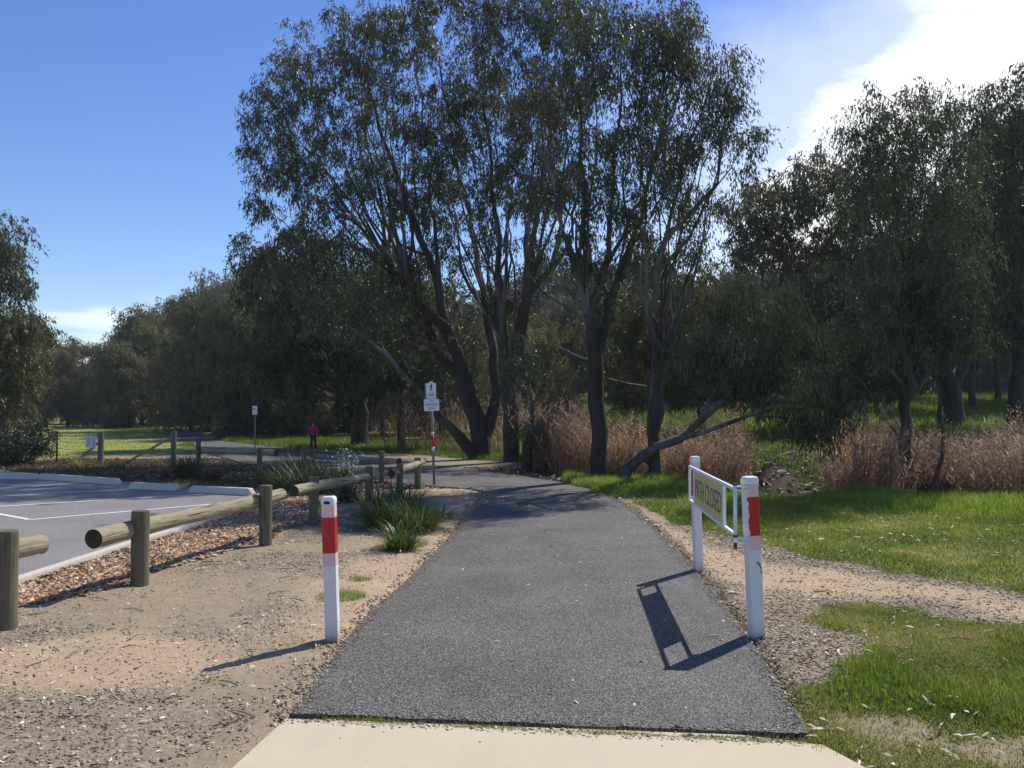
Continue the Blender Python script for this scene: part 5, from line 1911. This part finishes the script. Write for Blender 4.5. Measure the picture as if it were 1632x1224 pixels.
# loose stones on slab / asphalt
p = scatter_area(130, (-1.0, 1.5), (3.6, 9), lambda x, y, u: (sdf(PATH, x, y) > .02) | (sdf(SLAB, x, y) > .02), R2)
pebbles(p, .006, M['bits'], 'loose_stones', 'a few crumbs lying on the asphalt and concrete', 5, .6, .0, 1.3)
p = scatter_area(7000, (-4, 3), (17, 23), lambda x, y, u: (u < .5) & offpath(x, y), R2)
pebbles(p, .03, M['brownlit'], 'ground_litter', 'leaf litter under the trees at the path bend', 6, .3, .01, 1.8)
p = scatter_area(9000, (-14, -3.5), (16.5, 27), lambda x, y, u: (u < .5) & offpath(x, y), R2)
pebbles(p, .03, M['brownlit'], 'ground_litter', 'brown litter on the ground between the wheel stops and the fence', 7, .3, .01, 1.8)


def flat_leaves(pts2, L, W, mat, name, label, seed, zoff=.012, cat='litter'):
    R = np.random.default_rng(seed)
    n = len(pts2)
    z = np.where(sdf(PATH, pts2[:, 0], pts2[:, 1]) > 0, .016, gheight(pts2[:, 0], pts2[:, 1]) + zoff * .7)
    a = R.random(n) * 2 * PI
    d = unit(np.column_stack([np.cos(a), np.sin(a), R.normal(size=n) * .18]))
    side = unit(np.column_stack([-np.sin(a), np.cos(a), R.normal(size=n) * .4]))
    P0 = np.column_stack([pts2, z])
    LL = L * (.5 + .9 * R.random(n))
    WW = W * (.6 + .8 * R.random(n))
    curve = R.normal(size=n) * .12
    Vs = []
    prof = [(0, .08), (.25, .85), (.5, 1.0), (.75, .7), (1, .03)]
    for t_, w_ in prof:
        c = P0 + d * (LL * t_)[:, None] + side * (LL * curve * math.sin(PI * t_))[:, None] + np.array([0, 0, 1.0]) * (.006 * math.sin(PI * t_))
        Vs.append(c - side * (WW * w_ / 2)[:, None])
        Vs.append(c + side * (WW * w_ / 2)[:, None])
    V = np.stack(Vs, 1)
    seg = np.array([[2 * i, 2 * i + 1, 2 * i + 3, 2 * i + 2] for i in range(4)])
    Fc = ((np.arange(n) * 10)[:, None, None] + seg[None]).reshape(-1, 4)
    o = link(name, np_mesh(name, V.reshape(-1, 3), Fc, {'rnd': np.repeat(R.random(n), 10)}), mat)
    tag(o, label, cat, None, 'stuff')
    return o


p = scatter_area(230, (1.35, 5), (3.5, 8), lambda x, y, u: (offpath(x, y)) & (x < y * .64 + .2) & (u < .25 + .75 * sst(5.6, 4.2, y)), R2)
flat_leaves(p, .07, .013, M['dryleaf'], 'dry_leaves', 'pale dry gum leaves lying on the grass at the lower right', 11, .028)
p = scatter_area(1100, (-4.2, -.6), (3.5, 9), lambda x, y, u: offpath(x, y) & (x > -y * .64) & (masks(x, y)['litter'] + .12 > u), R2)
flat_leaves(p, .045, .010, M['dryleaf'], 'dry_leaves', 'small dry leaves on the sand left of the path', 12, .014)
p = scatter_area(1500, (-3.2, 9), (9, 18), lambda x, y, u: offpath(x, y), R2)
flat_leaves(p, .08, .02, M['dryleaf'], 'dry_leaves', 'dry leaves scattered over the middle ground', 13, .03)
p = scatter_area(90, (-1, 2), (4.3, 16), lambda x, y, u: sdf(PATH, x, y) > .05, R2)
flat_leaves(p, .05, .012, M['dryleaf'], 'dry_leaves', 'a few pale leaves lying on the asphalt path', 14, .026)

# fallen twigs
tw = MB()
rr_ = []
Rt = np.random.default_rng(77)
for i in range(150):
    if i < 100:
        x, y = Rt.uniform(-4, -.9), Rt.uniform(3.8, 10)
    else:
        x, y = Rt.uniform(1.6, 5), Rt.uniform(3.8, 8)
    if not offpath(np.array([x]), np.array([y]))[0]:
        continue
    a = Rt.random() * PI
    L = .05 + .2 * Rt.random() ** 2
    q0_ = np.array([x, y, float(gheight(np.array([x]), np.array([y]))[0]) + .006])
    dd_ = np.array([math.cos(a), math.sin(a), 0])
    tw.tube([q0_, q0_ + dd_ * L * .5 + np.array([0, 0, .006]) + Rt.normal(size=3) * .006, q0_ + dd_ * L], [.004, .0035, .002], 5)
o = tw.build('fallen_twigs', M['logpost'])
tag(o, 'thin twigs fallen on the sand and grass', 'litter', None, 'stuff')
# debris in the gully
p = scatter_area(1400, (3.6, 8), (15.3, 25), lambda x, y, u: sdf(MUD, x, y) > -.2, R2)
flat_leaves(p, .28, .03, M['dryleaf'], 'creek_debris', 'pale sticks and bark strips lying in the muddy gully', 15, .05)

# ------------------------------------------------------------------ thin air
m = MB()
m.box((0, 50, 12), (350, 260, 32))
mh = bpy.data.materials.new('haze')
mh.use_nodes = True
mh.node_tree.nodes.clear()
ho = mh.node_tree.nodes.new('ShaderNodeOutputMaterial')
hv = mh.node_tree.nodes.new('ShaderNodeVolumePrincipled')
hv.inputs['Color'].default_value = (.86, .90, .95, 1)
hv.inputs['Density'].default_value = HAZE
hv.inputs['Anisotropy'].default_value = 0.0
mh.node_tree.links.new(hv.outputs[0], ho.inputs['Volume'])
tag(m.build('haze', mh), 'faint pale haze over the park', kind='stuff')

# ------------------------------------------------------------------ sky, sun, camera
SUN_EL, SUN_AZ = math.radians(47.5), math.radians(40)
w = bpy.data.worlds.new('World')
scene.world = w
w.use_nodes = True
nt = w.node_tree
bg = nt.nodes['Background']
sky = nt.nodes.new('ShaderNodeTexSky')
sky.sky_type = 'NISHITA'
sky.sun_disc = False
sky.sun_elevation = SUN_EL
sky.sun_rotation = SUN_AZ
sky.air_density = 1.0
sky.dust_density = .15
sky.ozone_density = 3.0
tc = nt.nodes.new('ShaderNodeTexCoord')


def vmath(op, a, b=None):
    n_ = nt.nodes.new('ShaderNodeVectorMath')
    n_.operation = op
    for s_, v_ in ((n_.inputs[0], a), (n_.inputs[1], b)):
        if v_ is None:
            continue
        if isinstance(v_, tuple):
            s_.default_value = v_
        else:
            nt.links.new(v_, s_)
    return n_


def wmath(op, a, b=0.0, clamp=False):
    n_ = nt.nodes.new('ShaderNodeMath')
    n_.operation = op
    n_.use_clamp = clamp
    for s_, v_ in ((n_.inputs[0], a), (n_.inputs[1], b)):
        if isinstance(v_, (int, float)):
            s_.default_value = v_
        else:
            nt.links.new(v_, s_)
    return n_.outputs[0]


def wmap(v_, a, b, c=0.0, d=1.0):
    n_ = nt.nodes.new('ShaderNodeMapRange')
    n_.interpolation_type = 'SMOOTHSTEP'
    nt.links.new(v_, n_.inputs[0])
    for i, q_ in enumerate((a, b, c, d)):
        n_.inputs[i + 1].default_value = q_
    return n_.outputs[0]


dirv = tc.outputs['Generated']
A_, C3 = unit(ray(1455, 0)), unit(ray(1150, 400))
nrm = unit(np.cross(C3, A_))
if nrm @ ray(1600, 200) < 0:
    nrm = -nrm
edge = vmath('DOT_PRODUCT', dirv, tuple(nrm)).outputs['Value']
mp = nt.nodes.new('ShaderNodeMapping')
mp.inputs['Scale'].default_value = (1, 1, 1.8)
nt.links.new(dirv, mp.inputs[0])
no = nt.nodes.new('ShaderNodeTexNoise')
no.inputs['Scale'].default_value = 5.5
no.inputs['Detail'].default_value = 9
no.inputs['Roughness'].default_value = .58
nt.links.new(mp.outputs[0], no.inputs[0])
e2 = wmath('ADD', edge, wmath('MULTIPLY', wmath('SUBTRACT', no.outputs[0], .5), .30))
cloud = wmap(e2, -.075, .05)
wisp = wmath('MULTIPLY', wmap(e2, -.22, .0), .42)
cloud = wmath('MAXIMUM', cloud, wisp)
cdir = vmath('DOT_PRODUCT', dirv, tuple(unit(ray(1640, 60)))).outputs['Value']
cloud = wmath('MULTIPLY', cloud, wmap(cdir, .78, .90))
# low streak on the left skyline
sep = nt.nodes.new('ShaderNodeSeparateXYZ')
nt.links.new(dirv, sep.inputs[0])
sd_ = unit(ray(175, 512))
mp2 = nt.nodes.new('ShaderNodeMapping')
mp2.inputs['Scale'].default_value = (3, 3, 22)
nt.links.new(dirv, mp2.inputs[0])
no2 = nt.nodes.new('ShaderNodeTexNoise')
no2.inputs['Scale'].default_value = 2.2
no2.inputs['Detail'].default_value = 6
nt.links.new(mp2.outputs[0], no2.inputs[0])
dv = vmath('SUBTRACT', dirv, tuple(sd_))
dvs = vmath('MULTIPLY', dv.outputs[0], (10.0, 10.0, 32.0))
dl = vmath('LENGTH', dvs.outputs[0]).outputs['Value']
streak = wmath('MULTIPLY', wmap(dl, 1.35, .2), wmap(no2.outputs[0], .40, .62))
cloud = wmath('MAXIMUM', cloud, wmath('MULTIPLY', streak, .5), True)
mixc = nt.nodes.new('ShaderNodeMix')
mixc.data_type = 'RGBA'
nt.links.new(cloud, mixc.inputs[0])
hs = nt.nodes.new('ShaderNodeHueSaturation')
hs.inputs['Saturation'].default_value = 1.22
hs.inputs['Hue'].default_value = .515
hs.inputs['Value'].default_value = 1.2
nt.links.new(sky.outputs[0], hs.inputs['Color'])
nt.links.new(hs.outputs[0], mixc.inputs[6])
mixc.inputs[7].default_value = (10.5, 10.7, 11.0, 1)
nt.links.new(mixc.outputs[2], bg.inputs[0])
bg.inputs[1].default_value = .115

sd = bpy.data.lights.new('sun', 'SUN')
sd.energy = 4.8
sd.angle = math.radians(.5)
sd.color = (1.0, .955, .88)
so = bpy.data.objects.new('sun', sd)
col.objects.link(so)
sv = Vector((math.sin(SUN_AZ) * math.cos(SUN_EL), math.cos(SUN_AZ) * math.cos(SUN_EL), math.sin(SUN_EL)))
so.rotation_euler = sv.to_track_quat('Z', 'Y').to_euler()
so.location = sv * 60

cd = bpy.data.cameras.new('camera')
cam = bpy.data.objects.new('camera', cd)
col.objects.link(cam)
cam.location = (0, 0, EYE)
cam.rotation_euler = (PI / 2 + TH, 0, 0)
cd.sensor_width = 36
cd.lens = 36 * F / 1632
cd.clip_end = 2000
scene.camera = cam
scene.view_settings.view_transform = 'Standard'
scene.view_settings.look = 'None'
scene.view_settings.exposure = .14
scene.view_settings.gamma = 1
scene.cycles.max_bounces = 6
scene.cycles.transparent_max_bounces = 4
